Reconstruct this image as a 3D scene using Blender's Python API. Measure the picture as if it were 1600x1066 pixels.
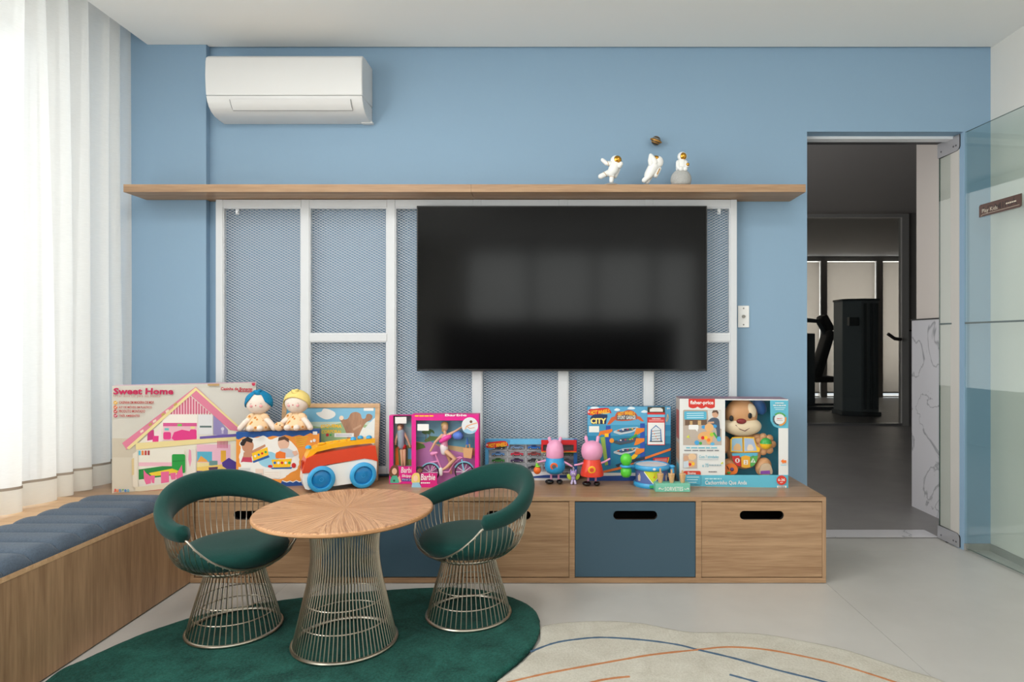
import bpy, math, random
from mathutils import Matrix, Vector
for o in list(bpy.data.objects): bpy.data.objects.remove(o, do_unlink=True)
scene = bpy.context.scene
COL = scene.collection
PI = math.pi
# ------------------------------------------------------------------ camera
HC = 1.08                      # eye height
FPX = 1000.0                   # focal length in pixels of the 1600 px frame
CXP, CYP = 866.0, 533.0        # where the optical axis meets the frame
cam = bpy.data.cameras.new('camera'); camo = bpy.data.objects.new('camera', cam); COL.objects.link(camo)
cam.sensor_width = 36; cam.sensor_fit = 'HORIZONTAL'; cam.lens = 36*FPX/1600
cam.shift_x = (800-CXP)/1600; cam.shift_y = (CYP-533)/1600
cam.clip_start = .02; cam.clip_end = 60
camo.location = (0, 0, HC); camo.rotation_euler = (PI/2, 0, 0)
scene.camera = camo
# ------------------------------------------------------------------ world, daylight, exposure
w = bpy.data.worlds.new('sky'); scene.world = w; w.use_nodes = True
bg = w.node_tree.nodes['Background']; bg.inputs[0].default_value = (.93, .96, 1, 1); bg.inputs[1].default_value = 1.6
def area(name, loc, rot, sx, sy, power, col=(1, 1, 1)):
    l = bpy.data.lights.new(name, 'AREA'); l.shape = 'RECTANGLE'; l.size = sx; l.size_y = sy; l.energy = power; l.color = col
    o = bpy.data.objects.new(name, l); COL.objects.link(o); o.location = loc; o.rotation_euler = rot
    return o
# daylight outside the long curtained window on the left and outside the balcony windows behind the camera
area('daylight_left', (-2.95, -.35, 1.5), (0, -PI/2, 0), 2.5, 5.3, 190, (1, .985, .96))
area('daylight_balcony', (.2, -3.75, 1.45), (PI/2, 0, 0), 4.3, 2.5, 108, (1, .97, .93))
area('daylight_gym', (3.5, 12.9, 1.5), (-PI/2, 0, 0), 8.2, 2.4, 900, (1, .98, .95))
area('corridor_fill_light', (-.5, 5.9, 1.6), (0, -PI/2, 0), 2.0, 3.4, 42, (1, .98, .96))  # added fill inside the corridor to brighten its pale wall; no window here
for (x_, y_) in ((-1.0, .5), (.9, .5), (-1.0, 1.7), (.9, 1.7)):    # added fill lights at the ceiling, out of view, to brighten the room
    area('ceiling_fill_light', (x_, y_, 2.583), (0, 0, 0), .56, .56, 18 if x_ < 0 else 7, (1, .96, .91))
vs = scene.view_settings
vs.view_transform = 'Standard'; vs.look = 'None'; vs.gamma = 1; vs.use_curve_mapping = False
vs.exposure = 0.0

# ------------------------------------------------------------------ materials
def lin(c):
    return tuple(((x/255)/12.92 if x/255 <= .04045 else ((x/255+.055)/1.055)**2.4) for x in c)
_mc = {}
def M(rgb, rough=.5, metal=0., name=None, bump=0., bscale=200., var=.03, spec=.5, sheen=0., trans=0., coat=0.):
    key = (tuple(rgb), rough, metal, bump, bscale, var, spec, sheen, trans, coat)
    if key in _mc: return _mc[key]
    m = bpy.data.materials.new(name or 'paint_%d_%d_%d' % tuple(int(x) for x in rgb)); m.use_nodes = True
    nt = m.node_tree; p = nt.nodes['Principled BSDF']; L = nt.links
    c = lin(rgb)
    p.inputs['Roughness'].default_value = rough; p.inputs['Metallic'].default_value = metal
    p.inputs['Specular IOR Level'].default_value = spec
    p.inputs['Sheen Weight'].default_value = sheen; p.inputs['Transmission Weight'].default_value = trans
    p.inputs['Coat Weight'].default_value = coat
    tc = nt.nodes.new('ShaderNodeTexCoord'); n = nt.nodes.new('ShaderNodeTexNoise'); n.inputs['Scale'].default_value = bscale
    n.inputs['Detail'].default_value = 3
    L.new(tc.outputs['Object'], n.inputs['Vector'])
    if var > 0:
        r = nt.nodes.new('ShaderNodeMapRange'); r.inputs[3].default_value = 1-var; r.inputs[4].default_value = 1+var
        L.new(n.outputs[0], r.inputs[0])
        mx = nt.nodes.new('ShaderNodeVectorMath'); mx.operation = 'SCALE'; mx.inputs[0].default_value = c
        L.new(r.outputs[0], mx.inputs['Scale']); L.new(mx.outputs[0], p.inputs['Base Color'])
    else: p.inputs['Base Color'].default_value = (*c, 1)
    if bump > 0:
        b = nt.nodes.new('ShaderNodeBump'); b.inputs['Strength'].default_value = bump; b.inputs['Distance'].default_value = .004
        L.new(n.outputs[0], b.inputs['Height']); L.new(b.outputs[0], p.inputs['Normal'])
    _mc[key] = m
    return m
def wood(name, a, b, stretch, rough=.45, scale=1., polar=False):
    """a, b sRGB light / dark grain colours; stretch = noise scale per axis (small along the grain)."""
    m = bpy.data.materials.new(name); m.use_nodes = True; nt = m.node_tree; L = nt.links; p = nt.nodes['Principled BSDF']
    N = nt.nodes.new
    tc = N('ShaderNodeTexCoord'); mp = N('ShaderNodeMapping'); mp.inputs['Scale'].default_value = tuple(s*scale for s in stretch)
    src = tc.outputs['Object']
    if polar:
        # veneer leaves fanned about the table centre: angle across the grain, radius along it
        sep = N('ShaderNodeSeparateXYZ'); L.new(src, sep.inputs[0])
        at = N('ShaderNodeMath'); at.operation = 'ARCTAN2'; L.new(sep.outputs[0], at.inputs[0]); L.new(sep.outputs[1], at.inputs[1])
        ml = N('ShaderNodeMath'); ml.operation = 'MULTIPLY'; L.new(at.outputs[0], ml.inputs[0]); ml.inputs[1].default_value = 8/(2*PI)
        pp = N('ShaderNodeMath'); pp.operation = 'PINGPONG'; L.new(ml.outputs[0], pp.inputs[0]); pp.inputs[1].default_value = .5
        ln = N('ShaderNodeVectorMath'); ln.operation = 'LENGTH'; L.new(src, ln.inputs[0])
        m3 = N('ShaderNodeMath'); m3.operation = 'MULTIPLY'; L.new(pp.outputs[0], m3.inputs[0]); L.new(ln.outputs['Value'], m3.inputs[1])
        # cathedral arches: radius minus a parabola of the angle
        m4 = N('ShaderNodeMath'); m4.operation = 'POWER'; L.new(pp.outputs[0], m4.inputs[0]); m4.inputs[1].default_value = 1.6
        m5 = N('ShaderNodeMath'); m5.operation = 'MULTIPLY_ADD'; L.new(m4.outputs[0], m5.inputs[0]); m5.inputs[1].default_value = -.95; L.new(ln.outputs['Value'], m5.inputs[2])
        fl = N('ShaderNodeMath'); fl.operation = 'FLOOR'; L.new(ml.outputs[0], fl.inputs[0])
        cmb = N('ShaderNodeCombineXYZ'); L.new(m5.outputs[0], cmb.inputs[0]); L.new(m3.outputs[0], cmb.inputs[1]); L.new(fl.outputs[0], cmb.inputs[2])
        src = cmb.outputs[0]
    L.new(src, mp.inputs['Vector'])
    n1 = N('ShaderNodeTexNoise'); n1.inputs['Scale'].default_value = 1; n1.inputs['Detail'].default_value = 6; n1.inputs['Roughness'].default_value = .62; n1.inputs['Distortion'].default_value = .6
    L.new(mp.outputs[0], n1.inputs['Vector'])
    mp2 = N('ShaderNodeMapping'); mp2.inputs['Scale'].default_value = tuple(s*scale*7 for s in stretch); L.new(src, mp2.inputs['Vector'])
    n2 = N('ShaderNodeTexNoise'); n2.inputs['Scale'].default_value = 1; n2.inputs['Detail'].default_value = 4; L.new(mp2.outputs[0], n2.inputs['Vector'])
    mx = N('ShaderNodeMix'); mx.inputs[0].default_value = .38; L.new(n1.outputs[0], mx.inputs[2]); L.new(n2.outputs[0], mx.inputs[3])
    cr = N('ShaderNodeValToRGB'); e = cr.color_ramp.elements
    e[0].position = .34; e[0].color = (*lin(b), 1); e[1].position = .62; e[1].color = (*lin(a), 1)
    fac = mx.outputs[0]
    if polar:      # thin dark growth lines following the arches
        s1 = N('ShaderNodeMath'); s1.operation = 'MULTIPLY_ADD'; L.new(n1.outputs[0], s1.inputs[0]); s1.inputs[1].default_value = 1.5
        s0 = N('ShaderNodeMath'); s0.operation = 'MULTIPLY'; L.new(m5.outputs[0], s0.inputs[0]); s0.inputs[1].default_value = 26; L.new(s0.outputs[0], s1.inputs[2])
        s2 = N('ShaderNodeMath'); s2.operation = 'PINGPONG'; L.new(s1.outputs[0], s2.inputs[0]); s2.inputs[1].default_value = .5
        s3 = N('ShaderNodeMapRange'); L.new(s2.outputs[0], s3.inputs[0]); s3.inputs[1].default_value = 0; s3.inputs[2].default_value = .16; s3.inputs[3].default_value = .17; s3.inputs[4].default_value = 0
        s4 = N('ShaderNodeMath'); s4.operation = 'SUBTRACT'; L.new(mx.outputs[0], s4.inputs[0]); L.new(s3.outputs[0], s4.inputs[1])
        fac = s4.outputs[0]
    L.new(fac, cr.inputs[0]); L.new(cr.outputs[0], p.inputs['Base Color'])
    bp = N('ShaderNodeBump'); bp.inputs['Strength'].default_value = .12; bp.inputs['Distance'].default_value = .002
    L.new(n2.outputs[0], bp.inputs['Height']); L.new(bp.outputs[0], p.inputs['Normal'])
    p.inputs['Roughness'].default_value = rough
    return m
def glass_mat(name, tint, ior=1.5, rough=0.):
    m = bpy.data.materials.new(name); m.use_nodes = True; nt = m.node_tree; L = nt.links; N = nt.nodes.new
    nt.nodes.remove(nt.nodes['Principled BSDF'])
    t = N('ShaderNodeBsdfTransparent'); t.inputs[0].default_value = (*tint, 1)
    g = N('ShaderNodeBsdfGlossy'); g.inputs['Roughness'].default_value = rough; g.inputs[0].default_value = (1, 1, 1, 1)
    f0 = ((ior-1)/(ior+1))**2
    lw = N('ShaderNodeLayerWeight'); lw.inputs[0].default_value = .5
    pw_ = N('ShaderNodeMath'); pw_.operation = 'POWER'; L.new(lw.outputs['Facing'], pw_.inputs[0]); pw_.inputs[1].default_value = 5
    f = N('ShaderNodeMath'); f.operation = 'MULTIPLY_ADD'; L.new(pw_.outputs[0], f.inputs[0]); f.inputs[1].default_value = 1-f0; f.inputs[2].default_value = f0
    x = N('ShaderNodeMixShader'); L.new(f.outputs[0], x.inputs[0]); L.new(t.outputs[0], x.inputs[1]); L.new(g.outputs[0], x.inputs[2])
    L.new(x.outputs[0], nt.nodes['Material Output'].inputs[0])
    return m
def sheer_mat(name, col, transp, transl):
    m = bpy.data.materials.new(name); m.use_nodes = True; nt = m.node_tree; L = nt.links; N = nt.nodes.new
    nt.nodes.remove(nt.nodes['Principled BSDF'])
    c = (*lin(col), 1)
    tc = N('ShaderNodeTexCoord'); mp = N('ShaderNodeMapping'); mp.inputs['Scale'].default_value = (60, 25, 700); L.new(tc.outputs['Object'], mp.inputs[0])
    n = N('ShaderNodeTexNoise'); n.inputs['Scale'].default_value = 1; n.inputs['Detail'].default_value = 3; L.new(mp.outputs[0], n.inputs[0])
    r = N('ShaderNodeMapRange'); r.inputs[3].default_value = transp*.4; r.inputs[4].default_value = transp*1.6; L.new(n.outputs[0], r.inputs[0])
    d = N('ShaderNodeBsdfDiffuse'); d.inputs[0].default_value = c
    tl = N('ShaderNodeBsdfTranslucent'); tl.inputs[0].default_value = c
    tp = N('ShaderNodeBsdfTransparent')
    a = N('ShaderNodeMixShader'); a.inputs[0].default_value = transl; L.new(d.outputs[0], a.inputs[1]); L.new(tl.outputs[0], a.inputs[2])
    b = N('ShaderNodeMixShader'); L.new(r.outputs[0], b.inputs[0]); L.new(a.outputs[0], b.inputs[1]); L.new(tp.outputs[0], b.inputs[2])
    L.new(b.outputs[0], nt.nodes['Material Output'].inputs[0])
    return m

WHITE = M((238, 238, 236), .5); BLACK = M((14, 14, 15), .4)
BLUEWALL = M((136, 165, 190), .75, var=.012, bscale=3, name='blue_wall_paint')
CEIL = M((240, 239, 236), .85, var=.01, bscale=4, name='ceiling_paint')
RWALL = M((222, 219, 213), .8, var=.012, bscale=4, name='right_wall_paint')
METALW = M((208, 211, 215), .4, var=.01, name='white_metal_paint')
STEEL = M((190, 182, 168), .30, 1., var=.02, name='satin_nickel')
ALU = M((200, 202, 205), .3, .9, name='brushed_aluminium')
VELVET = M((12, 60, 55), .9, sheen=.12, spec=.2, bump=.25, bscale=260, var=.16, name='green_velvet')
WOOD_X = wood('oak_grain_along_x', (180, 146, 112), (142, 108, 78), (1.2, 26, 26))
WOOD_XT = wood('oak_top_grain', (182, 148, 114), (144, 110, 82), (1.0, 24, 24), rough=.32)
WOOD_Z = wood('oak_grain_upright', (180, 146, 112), (138, 106, 78), (22, 15, 1.0))
WOOD_LIGHT = wood('pale_beech', (218, 182, 142), (190, 150, 110), (3, 40, 40))
WOOD_TOP = wood('fanned_veneer', (214, 168, 126), (150, 102, 64), (24, 7, 3.7), rough=.3, polar=True)
WOOD_EDGE = wood('veneer_edge', (190, 142, 98), (150, 106, 66), (6, 6, 60))
GLASS = glass_mat('green_tint_glass', (.87, .91, .895), 1.52)
CLEAR = glass_mat('clear_pane', (.95, .97, .96), 1.45)
PLASTIC = glass_mat('clear_plastic_window', (.97, .97, .97), 1.25, .06)

# ------------------------------------------------------------------ mesh builder
class MB:
    def __init__(s): s.v = []; s.f = []; s.fm = []; s.mats = []; s.X = Matrix.Identity(4)
    def mi(s, m):
        if m not in s.mats: s.mats.append(m)
        return s.mats.index(m)
    def add(s, vs_, fs, m):
        o = len(s.v); i = s.mi(m)
        s.v += [tuple(s.X @ Vector(p)) for p in vs_]
        for f in fs: s.f.append([o+k for k in f]); s.fm.append(i)
        return s
    def box(s, x0, x1, y0, y1, z0, z1, m):
        return s.add([(x0, y0, z0), (x1, y0, z0), (x1, y1, z0), (x0, y1, z0), (x0, y0, z1), (x1, y0, z1), (x1, y1, z1), (x0, y1, z1)],
                     [(3, 2, 1, 0), (4, 5, 6, 7), (0, 1, 5, 4), (1, 2, 6, 5), (2, 3, 7, 6), (3, 0, 4, 7)], m)
    def ell(s, c, r, m, rot=None, seg=16, rings=10):
        if not hasattr(r, '__len__'): r = (r, r, r)
        R = rot or Matrix.Identity(3); vs_ = [Vector((0, 0, 1))]
        for j in range(1, rings):
            t = PI*j/rings
            for i in range(seg):
                a = 2*PI*i/seg; vs_.append(Vector((math.sin(t)*math.cos(a), math.sin(t)*math.sin(a), math.cos(t))))
        vs_.append(Vector((0, 0, -1)))
        vs_ = [tuple(Vector(c)+R @ Vector((p.x*r[0], p.y*r[1], p.z*r[2]))) for p in vs_]
        fs = [(0, 1+i, 1+(i+1) % seg) for i in range(seg)]
        for j in range(rings-2):
            for i in range(seg):
                a = 1+j*seg; fs.append((a+i, a+seg+i, a+seg+(i+1) % seg, a+(i+1) % seg))
        e = len(vs_)-1; a = 1+(rings-2)*seg
        fs += [(e, a+(i+1) % seg, a+i) for i in range(seg)]
        return s.add(vs_, fs, m)
    def tube(s, pts, r, m, seg=8, closed=False, flat=None):
        pts = [Vector(p) for p in pts]; n = len(pts)
        rr = r if hasattr(r, '__len__') else [r]*n
        T = []
        for i in range(n):
            a = pts[(i-1) % n] if closed or i > 0 else pts[0]; b = pts[(i+1) % n] if closed or i < n-1 else pts[-1]
            t = (b-a); T.append(t.normalized() if t.length > 1e-9 else Vector((0, 0, 1)))
        up = Vector((0, 0, 1)) if abs(T[0].z) < .9 else Vector((1, 0, 0))
        nrm = T[0].cross(up).normalized(); vs_ = []
        for i in range(n):
            nrm = (nrm-T[i]*nrm.dot(T[i])).normalized(); bn = T[i].cross(nrm)
            for k in range(seg):
                a = 2*PI*k/seg
                vs_.append(tuple(pts[i]+(nrm*math.cos(a)+bn*math.sin(a)*(flat or 1))*rr[i]))
        fs = []
        for i in range(n if closed else n-1):
            j = (i+1) % n
            for k in range(seg): fs.append((i*seg+k, i*seg+(k+1) % seg, j*seg+(k+1) % seg, j*seg+k))
        if not closed:
            fs.append(tuple(range(seg))[::-1]); fs.append(tuple((n-1)*seg+k for k in range(seg)))
        return s.add(vs_, fs, m)
    def limb(s, pts, rr, m, seg=10):
        """tapered limb with rounded ends"""
        pts = [Vector(p) for p in pts]; a = (pts[0]-pts[1]).normalized(); b = (pts[-1]-pts[-2]).normalized()
        P = [pts[0]+a*rr[0]*.95, pts[0]+a*rr[0]*.6]+pts+[pts[-1]+b*rr[-1]*.6, pts[-1]+b*rr[-1]*.95]
        R = [rr[0]*.25, rr[0]*.8]+list(rr)+[rr[-1]*.8, rr[-1]*.25]
        return s.tube(P, R, m, seg)
    def lathe(s, prof, m, seg=32, c=(0, 0, 0), rot=None, a0=0., a1=2*PI):
        R = rot or Matrix.Identity(3); n = len(prof); full = abs(a1-a0-2*PI) < 1e-6; k = seg if full else seg+1; vs_ = []
        for i in range(k):
            a = a0+(a1-a0)*i/seg
            for (r, z) in prof: vs_.append(tuple(Vector(c)+R @ Vector((r*math.cos(a), r*math.sin(a), z))))
        fs = []
        for i in range(seg):
            j = (i+1) % k
            for q in range(n-1): fs.append((i*n+q, j*n+q, j*n+q+1, i*n+q+1))
        return s.add(vs_, fs, m)
    def prism(s, poly, y0, y1, m, m2=None):
        """(x, z) outline seen from the front, counter-clockwise, extruded along y"""
        n = len(poly)
        ar = sum(poly[i][0]*poly[(i+1) % n][1]-poly[(i+1) % n][0]*poly[i][1] for i in range(n))
        if ar < 0: poly = poly[::-1]
        vs_ = [(x, y0, z) for x, z in poly]+[(x, y1, z) for x, z in poly]
        s.add(vs_, [tuple(range(n)), tuple(range(2*n-1, n-1, -1))], m)
        return s.add(vs_, [(i, i+n, (i+1) % n+n, (i+1) % n) for i in range(n)], m2 or m)
    def slab(s, poly, z0, z1, m):
        n = len(poly)
        ar = sum(poly[i][0]*poly[(i+1) % n][1]-poly[(i+1) % n][0]*poly[i][1] for i in range(n))
        if ar < 0: poly = poly[::-1]
        vs_ = [(x, y, z0) for x, y in poly]+[(x, y, z1) for x, y in poly]
        return s.add(vs_, [tuple(range(n-1, -1, -1)), tuple(range(n, 2*n))]+[(i, (i+1) % n, (i+1) % n+n, i+n) for i in range(n)], m)
    def build(s, name, parent=None, smooth=35, bevel=0., seg=2, loc=None, rz=0., sub=0):
        me = bpy.data.meshes.new(name); me.from_pydata(s.v, [], s.f)
        for m in s.mats: me.materials.append(m)
        me.polygons.foreach_set('material_index', s.fm)
        if smooth:
            me.polygons.foreach_set('use_smooth', [True]*len(me.polygons)); me.update()
            me.set_sharp_from_angle(angle=math.radians(smooth))
        me.update(); me.validate()
        o = bpy.data.objects.new(name, me); COL.objects.link(o)
        if parent: o.parent = parent
        if loc: o.location = loc
        if rz: o.rotation_euler.z = rz
        if bevel:
            b = o.modifiers.new('Bevel', 'BEVEL'); b.width = bevel; b.segments = seg; b.limit_method = 'ANGLE'; b.angle_limit = math.radians(40)
        if sub:
            d = o.modifiers.new('Subdivision', 'SUBSURF'); d.levels = sub; d.render_levels = sub
        return o
def tag(o, label, cat, group=None, kind=None):
    o['label'] = label; o['category'] = cat
    if group: o['group'] = group
    if kind: o['kind'] = kind
    return o
def stuff(o): o['kind'] = 'stuff'; return o
def struct(o, label, cat):
    o['kind'] = 'structure'; o['label'] = label; o['category'] = cat; return o
def thing(name, label, cat, loc=(0, 0, 0), rz=0., group=None):
    o = bpy.data.objects.new(name, None); COL.objects.link(o); o.empty_display_size = .05
    o.location = loc; o.rotation_euler.z = rz
    return tag(o, label, cat, group)
def Wp(px, py, Y): return ((px-CXP)*Y/FPX, Y, HC-(py-CYP)*Y/FPX)
def fl(px, py, z=0.):
    Y = (HC-z)*FPX/(py-CYP); return ((px-CXP)*Y/FPX, Y)
def rotm(x=0, y=0, z=0):
    return Matrix.Rotation(z, 3, 'Z') @ Matrix.Rotation(y, 3, 'Y') @ Matrix.Rotation(x, 3, 'X')
def smooth_closed(pts, n=8):
    out = []; k = len(pts)
    for i in range(k):
        p0, p1, p2, p3 = pts[i-1], pts[i], pts[(i+1) % k], pts[(i+2) % k]
        for j in range(n):
            t = j/n
            out.append(tuple(.5*((2*p1[d])+(-p0[d]+p2[d])*t+(2*p0[d]-5*p1[d]+4*p2[d]-p3[d])*t*t+(-p0[d]+3*p1[d]-3*p2[d]+p3[d])*t**3) for d in range(len(p1))))
    return out
def smooth_open(pts, n=8):
    q = [pts[0]]+list(pts)+[pts[-1]]; out = []
    for i in range(1, len(q)-2):
        p0, p1, p2, p3 = q[i-1], q[i], q[i+1], q[i+2]
        for j in range(n):
            t = j/n
            out.append(tuple(.5*((2*p1[d])+(-p0[d]+p2[d])*t+(2*p0[d]-5*p1[d]+4*p2[d]-p3[d])*t*t+(-p0[d]+3*p1[d]-3*p2[d]+p3[d])*t**3) for d in range(len(p1))))
    out.append(tuple(pts[-1])); return out
def arc(cx, cz, r, a0, a1, n=6):
    return [(cx+r*math.cos(a0+(a1-a0)*i/n), cz+r*math.sin(a0+(a1-a0)*i/n)) for i in range(n+1)]
def rrect(x0, z0, x1, z1, r, n=5):
    return arc(x1-r, z0+r, r, -PI/2, 0, n)+arc(x1-r, z1-r, r, 0, PI/2, n)+arc(x0+r, z1-r, r, PI/2, PI, n)+arc(x0+r, z0+r, r, PI, 1.5*PI, n)
_tc = {}
def glyphs(txt, bold):
    key = (txt, bold)
    if key in _tc: return _tc[key]
    cu = bpy.data.curves.new('lettering', 'FONT'); cu.body = txt; cu.resolution_u = 2; cu.offset = bold; cu.fill_mode = 'FRONT'
    o = bpy.data.objects.new('lettering', cu); COL.objects.link(o)
    dg = bpy.context.evaluated_depsgraph_get(); me = bpy.data.meshes.new_from_object(o.evaluated_get(dg))
    V = [(v.co.x, v.co.y) for v in me.vertices]; F = [tuple(p.vertices) for p in me.polygons]
    bpy.data.objects.remove(o); bpy.data.curves.remove(cu); bpy.data.meshes.remove(me)
    x0 = min(p[0] for p in V); x1 = max(p[0] for p in V); y0 = min(p[1] for p in V); y1 = max(p[1] for p in V)
    _tc[key] = ([((p[0]-x0)/(x1-x0), (p[1]-y0)/(y1-y0)) for p in V], F)
    return _tc[key]
class Print(MB):
    """flat print on an upright face; pieces are given in pixel coordinates of a zoomed view (x0, y0, scale) of the printed face"""
    def __init__(s, corners, wid, hei, yfront, view):
        super().__init__(); s.c = corners; s.w = wid; s.h = hei; s.y = yfront; s.view = view; s.n = 0
    def uv(s, x, y):
        px = s.view[0]+x/s.view[2]; py = s.view[1]+y/s.view[2]
        (x0, tl), (x1, tr), (br, bl) = s.c            # (left px, top-left py), (right px, top-right py), (bottom-right py, bottom-left py)
        u = (px-x0)/(x1-x0); t = tl+(tr-tl)*u; b = bl+(br-bl)*u
        return (u-.5)*s.w, (b-py)/(b-t)*s.h
    def P(s, pts, m):
        q = [s.uv(*p) for p in pts]; q = [(min(max(a, -s.w/2), s.w/2), min(max(b, 0), s.h)) for a, b in q]
        n = len(q); ar = sum(q[i][0]*q[(i+1) % n][1]-q[(i+1) % n][0]*q[i][1] for i in range(n))
        if ar < 0: q = q[::-1]
        s.n += 1; y = s.y-.0003-.00007*s.n
        return s.add([(a, y, b) for a, b in q], [tuple(range(n))], m)
    def R(s, x0, y0, x1, y1, m): return s.P([(x0, y0), (x1, y0), (x1, y1), (x0, y1)], m)
    def RR(s, x0, y0, x1, y1, r, m): return s.P(rrect(x0, y0, x1, y1, r, 4), m)
    def C(s, x, y, r, m, ry=None, n=20): return s.P([(x+r*math.cos(2*PI*i/n), y+(ry or r)*math.sin(2*PI*i/n)) for i in range(n)], m)
    def L(s, pts, wd, m):
        for (a, b) in zip(pts[:-1], pts[1:]):
            dx, dy = b[0]-a[0], b[1]-a[1]; l = math.hypot(dx, dy) or 1; nx, ny = -dy/l*wd/2, dx/l*wd/2
            s.P([(a[0]+nx, a[1]+ny), (b[0]+nx, b[1]+ny), (b[0]-nx, b[1]-ny), (a[0]-nx, a[1]-ny)], m)
        return s
    def W(s, x0, y0, x1, y1, m):
        # a line of print too small to read: word-long dashes
        r_ = random.Random(int(x0*7+y0)); x = x0; h = (y1-y0)*.28; c = (y0+y1)/2
        while x < x1-2:
            e_ = min(x+r_.uniform(.12, .26)*(x1-x0), x1); s.R(x, c-h, e_, c+h, m); x = e_+.035*(x1-x0)
        return s
    def T(s, txt, x0, y0, x1, y1, m, bold=0., shear=0., warp=None):
        V, F = glyphs(txt, bold); s.n += 1; y = s.y-.0003-.00007*s.n; out = []
        for a, b in V:
            x = x0+a*(x1-x0)+shear*b*(y1-y0); yy = y1-b*(y1-y0)
            if warp: x, yy = warp(a, b, x, yy)
            u, v = s.uv(x, yy); out.append((u, y, v))
        return s.add(out, F, m)

# ================================================================== THE SETTING
ZW = 3.30          # play-room face of the blue wall
ZCOL = 3.264       # face of the shallow pillar
CZ = 2.591         # ceiling height
TOPZ = .385        # top of cabinet and bench
DX0, DX1, DZ = 1.3035, 2.112, 2.16   # doorway
RX = 2.25          # right wall
def tile_mat(name, c, rough):
    m = bpy.data.materials.new(name); m.use_nodes = True; nt = m.node_tree; L = nt.links; N = nt.nodes.new; p = nt.nodes['Principled BSDF']
    tc = N('ShaderNodeTexCoord'); n = N('ShaderNodeTexNoise'); n.inputs['Scale'].default_value = 1.6; n.inputs['Detail'].default_value = 5; n.inputs['Roughness'].default_value = .6
    L.new(tc.outputs['Object'], n.inputs[0]); cr = N('ShaderNodeValToRGB'); e = cr.color_ramp.elements
    e[0].position = .35; e[0].color = (*lin(tuple(x-7 for x in c)), 1); e[1].position = .68; e[1].color = (*lin(tuple(x+5 for x in c)), 1)
    L.new(n.outputs[0], cr.inputs[0]); L.new(cr.outputs[0], p.inputs['Base Color'])
    n2 = N('ShaderNodeTexNoise'); n2.inputs['Scale'].default_value = 6; L.new(tc.outputs['Object'], n2.inputs[0])
    r = N('ShaderNodeMapRange'); r.inputs[3].default_value = rough-.05; r.inputs[4].default_value = rough+.08; L.new(n2.outputs[0], r.inputs[0]); L.new(r.outputs[0], p.inputs['Roughness'])
    return m
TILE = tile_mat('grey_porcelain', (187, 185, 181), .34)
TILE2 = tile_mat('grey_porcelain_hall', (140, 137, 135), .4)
GROUT = M((110, 106, 100), .9)
flo = MB().box(-2.5, 2.4, -3.4, 3.5, -.06, -.004, GROUT).build('floor', smooth=0)
struct(flo, 'light grey porcelain floor of the play room', 'floor')
xs = [-2.5, -1.187, 1.213, 2.4]; ys = [-3.4, -1.5, .9, 3.3, 3.5]
for i in range(3):
    for j in range(4):
        MB().box(xs[i]+.0007, xs[i+1]-.0007, ys[j]+.0007, ys[j+1]-.0007, -.02, 0, TILE).build('tile', flo, smooth=0)
wb = MB()
wb.box(-2.6, DX0, ZW, 3.5, 0, 2.85, BLUEWALL); wb.box(DX0, DX1, ZW, 3.5, DZ, 2.85, BLUEWALL); wb.box(DX1, 2.45, ZW, 3.5, 0, 2.85, BLUEWALL)
wb = struct(wb.build('wall_back', smooth=0), 'blue painted wall behind the television and shelf', 'wall')
struct(MB().box(-2.6, -1.775, ZCOL, ZW, 0, 2.85, BLUEWALL).build('wall_back_pillar', smooth=0, bevel=.002), 'shallow blue pillar beside the curtain', 'wall')
struct(MB().box(RX, 2.45, -3.4, ZW, 0, 2.85, RWALL).build('wall_right', smooth=0), 'off white wall on the right behind the glass door', 'wall')
ce = MB(); ce.box(-2.073, RX, -3.3, ZCOL-.002, CZ, 2.66, CEIL); ce.box(-1.772, RX, ZCOL-.002, ZW-.014, CZ, 2.66, CEIL)
ce.box(-2.6, 2.45, -3.4, 3.5, 2.74, 2.85, CEIL)
struct(ce.build('ceiling', smooth=0), 'white plaster ceiling with a curtain recess', 'ceiling')
SK = M((150, 150, 146), .5)
struct(MB().box(RX-.012, RX, 2.3, ZW, 0, .036, SK).build('baseboard_right', smooth=0), 'low grey baseboard along the right wall', 'baseboard')
struct(MB().box(DX1, RX-.012, ZW-.012, ZW, 0, .036, SK).build('baseboard_back', smooth=0), 'short grey baseboard between doorway and corner', 'baseboard')
# doorway: aluminium head rail and marble threshold
tr = MB(); tr.box(DX0, DX1, 3.375, 3.43, DZ-.014, DZ, M((228, 230, 233), .4)); tr.box(DX0, DX1, 3.43, 3.5, DZ-.006, DZ, M((60, 60, 62), .5))
struct(tr.build('trim_1', smooth=0), 'aluminium rail under the door head', 'trim')
def marble_mat():
    m = bpy.data.materials.new('white_veined_marble'); m.use_nodes = True; nt = m.node_tree; L = nt.links; N = nt.nodes.new; p = nt.nodes['Principled BSDF']
    tc = N('ShaderNodeTexCoord'); n = N('ShaderNodeTexNoise'); n.inputs['Scale'].default_value = 2.0; n.inputs['Detail'].default_value = 5; n.inputs['Distortion'].default_value = 1.1
    L.new(tc.outputs['Object'], n.inputs[0])
    s = N('ShaderNodeMath'); s.operation = 'SUBTRACT'; L.new(n.outputs[0], s.inputs[0]); s.inputs[1].default_value = .5
    a = N('ShaderNodeMath'); a.operation = 'ABSOLUTE'; L.new(s.outputs[0], a.inputs[0])
    cr = N('ShaderNodeValToRGB'); e = cr.color_ramp.elements; e[0].position = 0; e[0].color = (*lin((160, 160, 164)), 1); e[1].position = .012; e[1].color = (*lin((214, 212, 216)), 1)
    L.new(a.outputs[0], cr.inputs[0]); L.new(cr.outputs[0], p.inputs['Base Color']); p.inputs['Roughness'].default_value = .18
    return m
MARBLE = marble_mat()
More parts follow.
